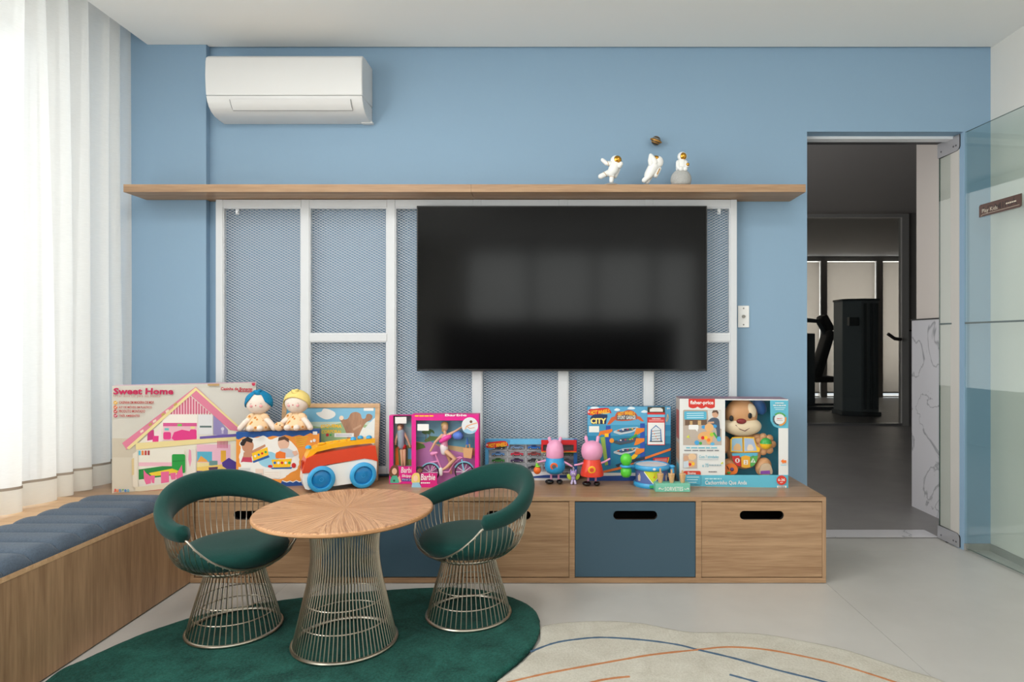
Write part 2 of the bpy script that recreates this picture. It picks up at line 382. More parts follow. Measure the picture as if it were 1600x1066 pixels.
struct(MB().box(DX0, DX1, 3.52, 3.655, -.02, .002, MARBLE).build('trim_2', smooth=0), 'pale marble threshold strip across the doorway', 'trim')
struct(MB().box(DX1-.003, DX1, 3.335, 3.5, .003, DZ-.013, M((196, 192, 186), .6)).build('trim_3', smooth=0), 'pale lining on the right door jamb', 'trim')
# corridor and gym beyond
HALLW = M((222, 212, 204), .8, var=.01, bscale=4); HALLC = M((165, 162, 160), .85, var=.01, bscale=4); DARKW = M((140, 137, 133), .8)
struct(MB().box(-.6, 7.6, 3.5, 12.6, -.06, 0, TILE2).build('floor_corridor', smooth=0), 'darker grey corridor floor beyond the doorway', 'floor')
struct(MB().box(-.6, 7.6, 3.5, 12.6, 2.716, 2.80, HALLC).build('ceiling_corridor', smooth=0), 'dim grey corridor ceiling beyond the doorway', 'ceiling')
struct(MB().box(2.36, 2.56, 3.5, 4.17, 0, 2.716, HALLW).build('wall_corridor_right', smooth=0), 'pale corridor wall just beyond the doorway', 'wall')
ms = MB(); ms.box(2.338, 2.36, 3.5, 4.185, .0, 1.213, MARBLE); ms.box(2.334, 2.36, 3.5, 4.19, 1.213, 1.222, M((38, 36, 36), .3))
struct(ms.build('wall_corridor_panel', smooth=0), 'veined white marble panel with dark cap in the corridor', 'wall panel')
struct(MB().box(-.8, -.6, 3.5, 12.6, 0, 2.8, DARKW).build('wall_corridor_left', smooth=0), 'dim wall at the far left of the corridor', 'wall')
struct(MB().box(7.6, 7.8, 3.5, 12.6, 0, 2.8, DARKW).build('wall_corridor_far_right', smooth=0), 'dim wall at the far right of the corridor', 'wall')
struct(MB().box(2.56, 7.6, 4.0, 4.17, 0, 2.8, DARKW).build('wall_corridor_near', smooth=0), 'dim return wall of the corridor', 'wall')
ZG = 8.18
gx1 = (1416-CXP)*ZG/1000
eg = MB(); eg.box(gx1+.02, 7.6, ZG, ZG+.15, 1.22, 2.716, DARKW); eg.box(gx1+.02, 7.6, ZG-.012, ZG+.15, 0, 1.205, M((150, 148, 150), .3)); eg.box(gx1+.02, 7.6, ZG-.02, ZG+.1, 1.205, 1.222, BLACK)
struct(eg.build('wall_corridor_end', smooth=0), 'end wall beside the glazed gym front', 'wall')
GF = M((170, 170, 167), .45)
wf = MB().box(gx1-.07, gx1+.02, ZG-.03, ZG+.05, 0, 2.70, GF).build('window_1', smooth=0)
struct(wf, 'glazed gym front at the end of the corridor', 'window')
MB().box(-.6, gx1-.07, ZG-.03, ZG+.05, 2.655, 2.70, GF).build('window_frame', wf, smooth=0)
MB().box(-.6, gx1-.07, ZG-.03, ZG+.05, 0, .03, ALU).build('window_frame', wf, smooth=0)
MB().box(-.6, gx1-.07, ZG, ZG+.01, .03, 2.655, glass_mat('smoky_glass', (.70, .72, .72), 1.5)).build('pane', wf, smooth=0)
hd = MB(); hd.tube([(gx1-.1, ZG-.06, 1.10), (gx1-.18, ZG-.06, 1.11), (gx1-.27, ZG-.07, 1.17)], .022, M((50, 46, 44), .4), 8)
hd.build('door_handle', wf)
ZB = 12.3
gw = MB(); gw.box(-.6, 7.6, ZB+.05, ZB+.25, 2.62, 2.8, DARKW); gw.box(-.6, 7.6, ZB+.05, ZB+.25, 0, .02, DARKW)
gw = struct(gw.build('window_2', smooth=0), 'far gym window wall with roller blinds', 'window')
BLIND = sheer_mat('roller_blind', (190, 184, 177), .03, .42)
mull = [-.6, .9, 2.3, 3.7, 4.75, 5.6, 6.4]
mull = [(px-CXP)*ZB/1000 for px in (1190, 1287, 1374, 1460)]
mm = [-.6]+[x for x in mull if -.6 < x < 7.4]+[7.55]
for x in mm: MB().box(x-.06, x+.06, ZB-.02, ZB+.12, 0, 2.62, M((150, 146, 141), .6)).build('mullion', gw, smooth=0)
for a, b in zip(mm[:-1], mm[1:]):
    MB().box(a+.07, b-.07, ZB+.03, ZB+.035, .10, 2.60, BLIND).build('roller_blind', gw, smooth=0)
    MB().box(a+.07, b-.07, ZB+.02, ZB+.045, .075, .10, M((120, 116, 110), .5)).build('blind_rail', gw, smooth=0)
# left window wall, curtain recess and balcony windows behind the camera
wl = MB(); wl.box(-2.62, -2.42, -3.4, 3.5, 0, .36, RWALL); wl.box(-2.62, -2.42, -3.4, 3.5, 2.56, 2.85, RWALL); wl.box(-2.62, -2.42, 3.1, 3.5, .36, 2.56, RWALL); wl.box(-2.62, -2.42, -3.4, -3.0, .36, 2.56, RWALL)
struct(wl.build('wall_left', smooth=0), 'window wall behind the curtain', 'wall')
win = MB(); win.box(-2.56, -2.48, -3.0, 3.1, .36, .40, ALU); win.box(-2.56, -2.48, -3.0, 3.1, 2.52, 2.56, ALU)
win = struct(win.build('window_3', smooth=0), 'wide aluminium window behind the sheer curtain', 'window')
yy = [-3.0, -1.5, 0, 1.5, 3.1]
for i, y in enumerate(yy): MB().box(-2.555, -2.485, y-.025, y+.025, .40, 2.52, ALU).build('mullion', win, smooth=0)
for a, b in zip(yy[:-1], yy[1:]): MB().box(-2.525, -2.519, a+.025, b-.025, .40, 2.52, CLEAR).build('pane', win, smooth=0)
wr = MB(); wr.box(-2.6, -1.35, -3.5, -3.3, 0, 2.85, RWALL); wr.box(-1.35, 2.2, -3.5, -3.3, 2.5, 2.85, RWALL); wr.box(2.2, 2.45, -3.5, -3.3, 0, 2.85, RWALL)
struct(wr.build('wall_front', smooth=0), 'balcony wall facing the television', 'wall')
bw = MB(); bw.box(-1.35, 2.2, -3.42, -3.34, 2.44, 2.5, M((40, 40, 42), .4)); bw.box(-1.35, 2.2, -3.42, -3.34, 0, .05, M((40, 40, 42), .4))
bw = struct(bw.build('window_4', smooth=0), 'balcony windows mirrored faintly in the television', 'window')
xx = [-1.35, -.35, .62, 1.52, 2.2]
for x in xx: MB().box(x-.04, x+.04, -3.42, -3.34, .05, 2.44, M((40, 40, 42), .4)).build('mullion', bw, smooth=0)
for a, b in zip(xx[:-1], xx[1:]): MB().box(a+.04, b-.04, -3.385, -3.379, .05, 2.44, CLEAR).build('pane', bw, smooth=0)
# glass door, opened into the room
d0 = Vector((2.107, 3.497, 0)); dd = Vector((.077, -.997, 0)).normalized()
dr = thing('door_1', 'open frameless green tinted glass door with brushed patch hinges', 'door', d0, math.atan2(dd.y, dd.x)); dr['kind'] = 'structure'
GEDGE = M((44, 78, 72), .2)
g = MB(); g.add([(0, y, z) for y, z in ((-.005, .012), (.005, .012), (.005, 2.157), (-.005, 2.157))]+[(.86, y, z) for y, z in ((-.005, .012), (.005, .012), (.005, 2.157), (-.005, 2.157))],
      [(4, 7, 3, 0), (1, 2, 6, 5)], GLASS)
g.add([(0, -.005, .012), (0, .005, .012), (0, .005, 2.157), (0, -.005, 2.157), (.86, -.005, .012), (.86, .005, .012), (.86, .005, 2.157), (.86, -.005, 2.157)],
      [(0, 3, 2, 1), (4, 5, 6, 7), (3, 7, 6, 2), (0, 1, 5, 4)], GEDGE)
g.build('glass_pane', dr, smooth=0)
PATCH = M((168, 168, 172), .35, .6)
for (z0, z1, up) in ((.006, .075, 1), (2.075, 2.157, 0)):
    pm = MB(); L_ = .17
    if up: poly = [(0, z0), (L_, z0)]+arc(L_-.025, z1-.025, .025, 0, PI/2)+[(0, z1)]
    else: poly = [(0, z1), (0, z0)]+arc(L_-.025, z0+.025, .025, -PI/2, 0)+[(L_, z1)]
    pm.prism(poly, -.014, .014, PATCH, M((40, 40, 42), .5)); h = pm.build('patch_hinge', dr, smooth=0, bevel=.002)
    sc = MB()
    for x in (.03, .125, .145): sc.lathe([(0, .0012), (.004, .0012), (.005, 0)], M((90, 90, 94), .3, .8), 10, (x, -.0145, (z0+z1)/2-.012), rotm(x=PI/2))
    sc.build('screw', h)
MB().lathe([(0, 0), (.012, 0), (.012, .008), (0, .008)], M((50, 50, 52), .4, .6), 12, (.065, 0, 0)).build('pivot', dr)
# a frosted line and the name plate on the door
MB().box(.0, .86, -.0058, -.0052, 1.168, 1.177, M((96, 108, 108), .6)).build('safety_line', dr, smooth=0)
def on_door(px): # distance along the leaf where the view ray of column px meets it
    k = (px-CXP)/FPX; return (k*d0.y-d0.x)/(dd.x-k*dd.y)
a0, a1 = on_door(1532.5), on_door(1598.5)
BRN = M((82, 54, 44), .45)
zz0 = HC-(340-CYP)*(d0.y+dd.y*a0)/1000; zz1 = HC-(321-CYP)*(d0.y+dd.y*a0)/1000
npl = thing('name_plate', 'brown door plate reading Play Kids stuck to the glass door', 'sign', (d0.x+dd.x*a0, d0.y+dd.y*a0, 0), math.atan2(dd.y, dd.x))
pw = a1-a0
pl = MB(); pl.prism([(0, zz0), (pw-.015, zz0)]+arc(pw-.012, zz0+.012, .012, -PI/2, 0)+[(pw, zz1)]+arc(.012, zz1-.012, .012, PI/2, PI), -.0095, -.0055, BRN)
pl.build('plate', npl, smooth=0)
pr = Print(((0, 0), (100, 0), (30, 30)), pw, zz1-zz0, -.0095, (0, 0, 1))
pr.X = Matrix.Translation((pw/2, 0, zz0))
DBR = M((52, 34, 30), .5); CRM = M((214, 202, 182), .5)
pr.T('ADMIRÁ', 4, 3, 92, 22, DBR, .004); pr.T('Play Kids', 8, 12, 46, 24, CRM, 0)
pr.W(66, 11, 90, 17, CRM); pr.L([(5, 29), (8, 26), (10, 25.2), (97, 24.6)], .7, CRM)
pr.build('lettering', npl, smooth=0)

for (x_, y_) in ((-1.0, .5), (.9, .5), (-1.0, 1.7), (.9, 1.7)):  # casings around the added fill lights, outside the view
    lf = thing('fill_light_panel', 'unseen added fill light panel %s' % {(-1, 0): 'above the bench, behind the camera side', (1, 0): 'above the cream rug, behind the camera side', (-1, 1): 'above the green rug, nearest the curtain', (1, 1): 'above the cream rug, nearest the glass door'}[(1 if x_ > 0 else -1, 1 if y_ > 1 else 0)], 'ceiling light', (x_, y_, CZ), 0, 'added ceiling fill lights')
    q = MB(); q.box(-.31, .31, -.31, -.285, -.014, -.0005, METALW); q.box(-.31, .31, .285, .31, -.014, -.0005, METALW); q.box(-.31, -.285, -.285, .285, -.014, -.0005, METALW); q.box(.285, .31, -.285, .285, -.014, -.0005, METALW); q.box(-.285, .285, -.285, .285, -.004, -.0005, WHITE); q.build('panel_frame', lf, smooth=0)
# ================================================================== CURTAIN
SHEER = sheer_mat('sheer_linen', (242, 241, 239), .13, .42); HEM = sheer_mat('linen_hem', (242, 238, 230), .08, .45)
rng = random.Random(4)
ny, nz = 420, 14
knots = []; y = -3.0
while y < 3.35: knots.append(y); y += rng.uniform(.042, .088)
amps = [rng.uniform(.55, 1.0) for _ in knots]; drift = [rng.uniform(-.035, .035) for _ in knots]
def fold(y, t):   # t 0 top .. 1 bottom
    ks = [k+d*(t-.5)*1.5 for k, d in zip(knots, drift)]
    lo = 0
    while lo < len(ks)-2 and ks[lo+1] < y: lo += 1
    u = (y-ks[lo])/max(ks[lo+1]-ks[lo], .02); u = min(max(u, 0), 1)
    s = math.cos(PI*u)*(1 if lo % 2 == 0 else -1)
    a = amps[lo]*(1-u)+amps[lo+1]*u
    return a*math.copysign(abs(s)**.7, s)
cm = MB(); vsx = []
zt, zb = 2.70, .392
for j in range(nz+1):
    t = j/nz; z = zt+(zb-zt)*t
    for i in range(ny+1):
        y = 1.35+1.93*i/ny
        vsx.append((-2.185+.046*fold(y, t)*(.75+.25*t), min(y+.012*math.sin(9*y+3*t)+.020*fold(y, t), 3.262), z))
fs = [(j*(ny+1)+i, j*(ny+1)+i+1, (j+1)*(ny+1)+i+1, (j+1)*(ny+1)+i) for j in range(nz) for i in range(ny)]
cur = thing('curtain', 'long white sheer linen curtain hanging over the bench', 'curtain', (0, 0, 0))
cm.add(vsx, fs, SHEER); cm.build('cloth', cur, smooth=180)
hm = MB(); hv = []; hz = (.392, .4865)
for z in hz:
    t = (zt-z)/(zt-zb)
    for i in range(ny+1):
        y = 1.35+1.93*i/ny; hv.append((-2.185+.046*fold(y, t)*(.75+.25*t)+.003, min(y+.012*math.sin(9*y+3*t)+.020*fold(y, t), 3.262), z))
hm.add(hv, [(i, i+1, ny+2+i, ny+1+i) for i in range(ny)], HEM); hm.build('hem', cur, smooth=180)
hs = MB(); sv = []
for z in (.486, .497):
    t = (zt-z)/(zt-zb)
    for i in range(ny+1):
        y = 1.35+1.93*i/ny; sv.append((-2.185+.046*fold(y, t)*(.75+.25*t)+.004, min(y+.012*math.sin(9*y+3*t)+.020*fold(y, t), 3.262), z))
hs.add(sv, [(i, i+1, ny+2+i, ny+1+i) for i in range(ny)], M((168, 156, 142), .9)); hs.build('hem_seam', cur, smooth=180)
MB().tube([(-2.165, -2.95, 2.715), (-2.165, 3.26, 2.715)], .014, METALW, 8).build('track', cur)

# ================================================================== CABINET, BENCH, SHELF
ZU = 2.85; CX0, CX1 = -1.622, 1.211
cab = thing('toy_cabinet', 'long low oak cabinet with alternating oak and blue drawers under the toys', 'cabinet', (0, 0, 0))
MB().box(-2.40, CX1, ZU, ZW-.002, TOPZ-.019, TOPZ, WOOD_XT).build('top', cab, smooth=0, bevel=.0012)
MB().box(CX0, CX1, ZU, ZW-.01, .002, .024, WOOD_X).build('bottom', cab, smooth=0, bevel=.0012)
PITCH, DWD = .564, .536
for k in range(6):
    x = .925+PITCH/2-k*PITCH
    if k == 0: xa, xb = CX1-.017, CX1
    elif k == 5: xa, xb = CX0, CX0+.017
    else: xa, xb = x-.0125, x+.0125
    MB().box(xa, xb, ZU, ZW-.01, .024, TOPZ-.019, WOOD_Z if k in (0,) else WOOD_X).build('side_panel' if k in (0, 5) else 'divider', cab, smooth=0, bevel=.001)
MB().box(CX0+.017, CX1-.017, ZW-.03, ZW-.01, .024, TOPZ-.019, M((30, 27, 25), .8)).build('back_panel', cab, smooth=0)
BLUEDR = M((58, 84, 100), .5, var=.01, bscale=5, name='blue_drawer_lacquer')
def drawer(cx, mat, k):
    x0, x1, z0, z1 = cx-DWD/2, cx+DWD/2, .0285, .3615; hw, hh, hz_ = .098, .0195, .303; y0, y1 = ZU+.003, ZU+.021
    m = MB(); hole = rrect(cx-hw, hz_-hh, cx+hw, hz_+hh, hh-.0005, 6); n = len(hole)
    def ray(px, pz):   # push a slot point out to the rectangle
        dx, dz = px-cx, pz-hz_; t = 1e9
        if dx > 1e-9: t = min(t, (x1-cx)/dx)
        if dx < -1e-9: t = min(t, (x0-cx)/dx)
        if dz > 1e-9: t = min(t, (z1-hz_)/dz)
        if dz < -1e-9: t = min(t, (z0-hz_)/dz)
        return (cx+dx*t, hz_+dz*t)
    outer = [ray(*p) for p in hole]
    cor = [(x1, z0), (x1, z1), (x0, z1), (x0, z0)]
    for (y, s) in ((y0, 1), (y1, -1)):
        for i in range(n):
            j = (i+1) % n; a, b = outer[i], outer[j]
            an = lambda p: math.atan2(p[1]-hz_, p[0]-cx)
            ta = an(a); tb = (an(b)-ta) % (2*PI)
            mid = sorted([c for c in cor if 1e-6 < (an(c)-ta) % (2*PI) < tb-1e-6], key=lambda c: (an(c)-ta) % (2*PI))
            poly = [hole[i], a]+mid+[b, hole[j]]
            q = [(p[0], y, p[1]) for p in poly]; f = tuple(range(len(q)))
            m.add(q, [f if s > 0 else f[::-1]], mat)
    hv_ = [(p[0], y0, p[1]) for p in hole]+[(p[0], y1, p[1]) for p in hole]
    m.add(hv_, [(i, (i+1) % n, n+(i+1) % n, n+i) for i in range(n)], M((36, 26, 20), .7))
    ov = [(x0, y0, z0), (x1, y0, z0), (x1, y0, z1), (x0, y0, z1), (x0, y1, z0), (x1, y1, z0), (x1, y1, z1), (x0, y1, z1)]
    m.add(ov, [(0, 4, 5, 1), (1, 5, 6, 2), (2, 6, 7, 3), (3, 7, 4, 0)], mat)
    o = m.build('drawer_front', cab, smooth=0)
    b = MB(); DK = M((40, 32, 26), .8)
    b.box(x0+.01, x0+.022, y1, ZW-.06, z0, z1-.03, DK); b.box(x1-.022, x1-.01, y1, ZW-.06, z0, z1-.03, DK); b.box(x0+.01, x1-.01, y1, ZW-.06, z0, z0+.01, DK); b.box(x0+.01, x1-.01, ZW-.07, ZW-.06, z0, z1-.03, DK)
    b.build('drawer_box', o, smooth=0)
for k in range(5): drawer(.925-k*PITCH, (WOOD_X, BLUEDR)[k % 2], k)

BX = -1.622
ben = thing('window_bench', 'long oak window bench with upright grain front along the curtain', 'bench', (0, 0, 0))
MB().box(BX-.018, BX, -1.2, ZU-.0005, .006, TOPZ-.016, WOOD_Z).build('front_panel', ben, smooth=0)
MB().box(-2.40, BX+.001, -1.2, ZU-.0005, TOPZ-.016, TOPZ, WOOD_LIGHT).build('seat_board', ben, smooth=0)
MB().box(BX-.06, BX-.03, -1.2, ZU-.001, 0, .02, BLACK).build('plinth', ben, smooth=0)
MB().box(-2.40, BX-.018, -1.2, -1.18, .006, TOPZ-.016, WOOD_Z).build('end_panel', ben, smooth=0)
FABRIC = M((70, 83, 98), .95, bump=.6, bscale=190, var=.42, sheen=.1, name='slate_wool')
cus = thing('bench_cushion', 'slate blue channel stitched cushion lying along the window bench', 'cushion', (0, 0, TOPZ))
PC = .107; LX = .362
cmh = MB()
prof = []
nseg = 10; nx_ = 16; vv = []
for i in range(nx_+1):            # along x with rounded ends
    u = -1+2*i/nx_; ex = (1-abs(u)**7)**.5 if abs(u) < 1 else 0
    x = -BX*0+u*LX/2
    for k in range(nseg+1):
        a = PI*k/nseg; cy_ = -math.cos(a)*PC/2*(.999); cz_ = .012+(.033*math.sin(a)**.42)*(.35+.65*ex) if 0 < k < nseg else .012*(.4+.6*ex)
        vv.append((x, cy_, cz_ if ex > 0 else cz_*.55))
fq = [(i*(nseg+1)+k, i*(nseg+1)+k+1, (i+1)*(nseg+1)+k+1, (i+1)*(nseg+1)+k) for i in range(nx_) for k in range(nseg)]
fq = [f[::-1] for f in fq]
b0 = len(vv)
for i in (0, nx_):
    for k in range(nseg+1): vv.append((vv[i*(nseg+1)+k][0], vv[i*(nseg+1)+k][1], 0))
cmh.add(vv, fq+[(k, k+1, b0+k+1, b0+k) for k in range(nseg)]+[(b0+nseg+1+k, b0+nseg+2+k, nx_*(nseg+1)+k+1, nx_*(nseg+1)+k) for k in range(nseg)], FABRIC)
ch0 = cmh.build('channel', cus, smooth=60); ch0.location = (-1.803, 2.685, 0)
for k in range(1, 33):
    c = ch0.copy(); COL.objects.link(c); c.parent = cus; c.location = (-1.803, 2.685-k*PC, 0)

sh = thing('wall_shelf', 'long thin oak wall shelf above the television', 'shelf', (0, 0, 0))
sx = (736-CXP)*3.087/1000; ZS = 3.087
for (a, b) in ((-2.078, sx-.0006), (sx+.0006, 1.213)):
    sb = MB(); sb.box(a, b, ZS, ZCOL-.002 if b < 0 else ZW-.001, 1.799, 1.836, WOOD_X)
    if b < 0: sb.box(-1.772, b, ZCOL-.002, ZW-.001, 1.799, 1.836, WOOD_X)
    sb.build('shelf_board', sh, smooth=0)

# ================================================================== METAL PANEL
FY0, FY1 = 3.242, 3.272
pan = thing('mesh_panel', 'white metal wall panel of framed expanded mesh behind the television', 'panel', (0, 0, 0))
def fx(px): return (px-CXP)*FY0/1000
def fz(py): return HC-(py-CYP)*FY0/1000
posts = [(337, 348), (470.5, 483), (604.5, 617), (739, 752), (873.5, 887), (1007.5, 1020.5), (1141.5, 1151.5)]
ztop, zbot = 1.797, fz(741)
for a, b in posts: MB().box(fx(a), fx(b), FY0, FY1, zbot, ztop, METALW).build('post', pan, smooth=0, bevel=.0015)
def rail(i, y0, y1):
    MB().box(fx(posts[i][1])+.0005, fx(posts[i+1][0])-.0005, FY0, FY1, fz(y1), fz(y0), METALW).build('rail', pan, smooth=0, bevel=.0015)
bays = []
for i in range(6):
    rail(i, 312, 324); rail(i, 731, 741)
    if i in (1, 5): rail(i, 522, 533.5); bays += [(i, 324, 522), (i, 533.5, 731)]
    else: bays.append((i, 324, 731))
MW, MH = .0246, .01365
for (i, y0, y1) in bays:
    x0, x1, z1, z0 = fx(posts[i][1]), fx(posts[i+1][0]), fz(y0), fz(y1)
    lp = MB(); e = .0055
    for bx_ in ((x0, x0+e, z0, z1), (x1-e, x1, z0, z1), (x0+e, x1-e, z0, z0+e), (x0+e, x1-e, z1-e, z1)): lp.box(bx_[0], bx_[1], FY0+.004, FY1-.006, bx_[2], bx_[3], METALW)
    lp.build('bead', pan, smooth=0)
    mb = MB(); xa, xb, za, zb_ = x0+e, x1-e, z0+e, z1-e
    V = []; F = []
    nxs = int((xb-xa)/(MW/2)); dxs = (xb-xa)/nxs; nzs = int((zb_-za)/MH); dzs = (zb_-za)/nzs
    hw = .00078; ya, yb = FY0+.010, FY0+.0125
    for r in range(nzs):
        for sgn in (0, 1):
            # one zig-zag strand; neighbours touch at the knuckles
            base = len(V)
            for c in range(nxs+1):
                up = (c+sgn) % 2; z = za+r*dzs+(up*.5+(.0 if sgn == 0 else .5))*dzs
                if sgn: z = za+r*dzs+.5*dzs+(.5 if c % 2 == 0 else 0)*dzs
                else: z = za+r*dzs+(0 if c % 2 == 0 else .5)*dzs
                yo = .0012 if c % 2 else 0
                x = xa+c*dxs
                V += [(x, ya+yo, z-hw), (x, yb+yo, z-hw+.0006), (x, yb+yo, z+hw+.0006), (x, ya+yo, z+hw)]
            for c in range(nxs):
                p = base+c*4
                for k in range(4): F.append((p+k, p+(k+1) % 4, p+4+(k+1) % 4, p+4+k))
    mb.add(V, F, METALW)
    stuff(mb.build('expanded_mesh', pan, smooth=0))
for px in (370, 1124):
    c = MB(); x, _, z = Wp(px, 331, FY0); c.box(x-.008, x+.008, FY0+.004, FY0+.010, z-.012, z+.016, METALW); c.lathe([(0, .004), (.006, .004), (.007, 0)], ALU, 12, (x, FY0+.004, z), rotm(x=PI/2)); c.build('clip', pan)
for px in (343, 610, 880, 1146):
    for py in (400, 680): 
        x, _, z = Wp(px, py, FY1); MB().box(x-.012, x+.012, FY1, ZW, z-.02, z+.02, METALW).build('standoff', pan, smooth=0)

# ================================================================== TELEVISION, AIR CONDITIONER, OUTLET
TY = 3.195
tv = thing('television', 'large flat black television mounted on the mesh panel', 'television', (0, 0, 0))
tx0, tx1, tz1, tz0 = (651-CXP)*TY/1000, (1105-CXP)*TY/1000, HC-(321.5-CYP)*TY/1000, HC-(580-CYP)*TY/1000
MB().box(tx0, tx1, TY, TY+.022, tz0, tz1, M((10, 10, 11), .35)).build('case', tv, smooth=0, bevel=.002)
SCR = M((4, 4, 5), .12, spec=.2, var=0, name='television_screen')
MB().box(tx0+.006, tx1-.006, TY-.0008, TY+.002, tz0+.010, tz1-.006, SCR).build('screen', tv, smooth=0)
MB().box(-.25, .33, TY+.022, FY0-.001, 1.05, 1.45, BLACK).build('wall_mount', tv, smooth=0)
ac = thing('air_conditioner', 'white split air conditioner high on the blue wall', 'air conditioner', (0, 0, 0))
ax0, ax1 = -1.702, -.936
def ac_side(zs, y): return y
profile = [(3.298, 2.482), (3.17, 2.482), (3.14, 2.478), (3.125, 2.466), (3.118, 2.445), (3.116, 2.38), (3.119, 2.32), (3.124, 2.280)]
low = [(3.124, 2.278), (3.132, 2.255), (3.148, 2.232), (3.172, 2.214), (3.205, 2.203), (3.25, 2.198), (3.298, 2.197)]
def yz(prof_, x0, x1, mat, mb):
    n = len(prof_); V = [(x0, y, z) for y, z in prof_]+[(x1, y, z) for y, z in prof_]
    mb.add(V, [(i, (i+1) % n, n+(i+1) % n, n+i) for i in range(n)]+[tuple(range(n-1, -1, -1)), tuple(range(n, 2*n))], mat)
ACW = M((222, 222, 222), .32, var=.004, name='air_conditioner_plastic')
m = MB(); yz(profile+[(3.298, 2.280)], ax0, ax1, ACW, m); m.build('front_panel', ac, smooth=30, bevel=.006, seg=3)
m = MB(); yz(low+[(3.298, 2.2785)], ax0+.002, ax1-.002, ACW, m); m.build('lower_body', ac, smooth=30, bevel=.002)
m = MB()
fp_ = [(3.1285, 2.262), (3.135, 2.249), (3.149, 2.2305), (3.162, 2.220)]
for (xa, xb) in ((-1.585, -.995),):
    out = [(y-.0035, z-.002) for y, z in fp_]
    V = [(xa, y, z) for y, z in out]+[(xb, y, z) for y, z in out]; n = 4
    m.add(V, [(i, n+i, n+i+1, i+1) for i in range(3)], ACW)
m.build('louver', ac, smooth=60)
m = MB()
V = [(y-.0028, z-.0016) for y, z in fp_]
m.tube([(-1.585, *V[0]), *[(-1.585, *p) for p in V[1:]], (-.995, *V[3]), *[(-.995, *p) for p in V[2::-1]]], .0017, M((120, 120, 122), .6), 5)
m.build('louver_gap', ac)
m = MB(); m.box(ax1-.05, ax1+.006, 3.27, 3.2985, 2.193, 2.204, ACW); m.build('back_plate', ac, smooth=0, bevel=.002)
ot = thing('coax_outlet', 'small white coaxial wall outlet right of the mesh panel', 'outlet', (0, 0, 0))
ox0, ox1, oz0, oz1 = .945, 1.003, 1.150, 1.262
MB().box(ox0, ox1, ZW-.008, ZW-.0002, oz0, oz1, WHITE).build('plate', ot, smooth=0, bevel=.002)
cx_, cz_ = (ox0+ox1)/2, (oz0+oz1)/2
MB().lathe([(0, .004), (.003, .004), (.003, .010), (.0075, .010), (.009, 0)], M((150, 148, 142), .3, .9), 16, (cx_, ZW-.008, cz_), rotm(x=PI/2)).build('socket', ot)
for dz_ in (-.042, .042): MB().lathe([(0, .0012), (.0035, .001), (.0042, 0)], M((120, 118, 114), .3, .8), 10, (cx_, ZW-.008, cz_+dz_), rotm(x=PI/2)).build('screw', ot)

# ================================================================== RUGS
def pile_mat(name, c, c2, sc=130.):
    m = bpy.data.materials.new(name); m.use_nodes = True; nt = m.node_tree; L = nt.links; N = nt.nodes.new; p = nt.nodes['Principled BSDF']
    tc = N('ShaderNodeTexCoord'); n = N('ShaderNodeTexNoise'); n.inputs['Scale'].default_value = sc; n.inputs['Detail'].default_value = 4; n.inputs['Roughness'].default_value = .7
    n2 = N('ShaderNodeTexNoise'); n2.inputs['Scale'].default_value = 9; n2.inputs['Detail'].default_value = 4; n2.inputs['Distortion'].default_value = .8
    L.new(tc.outputs['Object'], n.inputs[0]); L.new(tc.outputs['Object'], n2.inputs[0])
    mx = N('ShaderNodeMix'); mx.inputs[0].default_value = .45; L.new(n.outputs[0], mx.inputs[2]); L.new(n2.outputs[0], mx.inputs[3])
    cr = N('ShaderNodeValToRGB'); e = cr.color_ramp.elements; e[0].position = .36; e[0].color = (*lin(c2), 1); e[1].position = .64; e[1].color = (*lin(c), 1)
    L.new(mx.outputs[0], cr.inputs[0]); L.new(cr.outputs[0], p.inputs['Base Color']); p.inputs['Roughness'].default_value = 1; p.inputs['Specular IOR Level'].default_value = .1; p.inputs['Sheen Weight'].default_value = .05
    b = N('ShaderNodeBump'); b.inputs['Strength'].default_value = .9; b.inputs['Distance'].default_value = .006; L.new(mx.outputs[0], b.inputs['Height']); L.new(b.outputs[0], p.inputs['Normal'])
    return m
GRUG = pile_mat('green_pile', (36, 94, 84), (13, 52, 46)); BRUG = pile_mat('cream_pile', (198, 195, 184), (174, 169, 156))
RZ = .020
def rug(name, pts, z, mat, label):
    pts = smooth_closed(pts, 10); rg = random.Random(8)
    n = len(pts); ar = sum(pts[i][0]*pts[(i+1) % n][1]-pts[(i+1) % n][0]*pts[i][1] for i in range(n))
    if ar < 0: pts = pts[::-1]
    def inset(d):
        o = []
        for i in range(n):
            a, b = pts[i-1], pts[(i+1) % n]; dx, dy = b[0]-a[0], b[1]-a[1]; l = math.hypot(dx, dy) or 1
            o.append((pts[i][0]-dy/l*d, pts[i][1]+dx/l*d))
        return o
    m = MB(); rings = [(0, .001), (-.003, z*.5), (0, z*.85), (.008, z*.985), (.02, z)]
    V = []
    for d, zz in rings: V += [(x+rg.uniform(-.0012, .0012), y+rg.uniform(-.0012, .0012), zz) for x, y in inset(d)]
    F = [(k*n+i, k*n+(i+1) % n, (k+1)*n+(i+1) % n, (k+1)*n+i) for k in range(len(rings)-1) for i in range(n)]
    F.append(tuple((len(rings)-1)*n+i for i in range(n))); F.append(tuple(range(n-1, -1, -1)))
    m.add(V, F, mat)
    return m, label
gp = [fl(px, py, RZ) for px, py in ((74, 1061), (137, 1027), (206, 996), (261, 976), (330, 956), (432, 938), (520, 928), (607, 921), (690, 917), (745, 920), (792, 930), (828, 946), (842, 967), (838, 996), (818, 1022), (786, 1048))]
gp += [fl(766, 1066, RZ), (-.255, 1.86), (-.31, 1.70), (-.55, 1.50), (-.9, 1.30), (-1.25, 1.32), (-1.48, 1.55)]
m, _ = rug('green_rug', gp, RZ, GRUG, '')
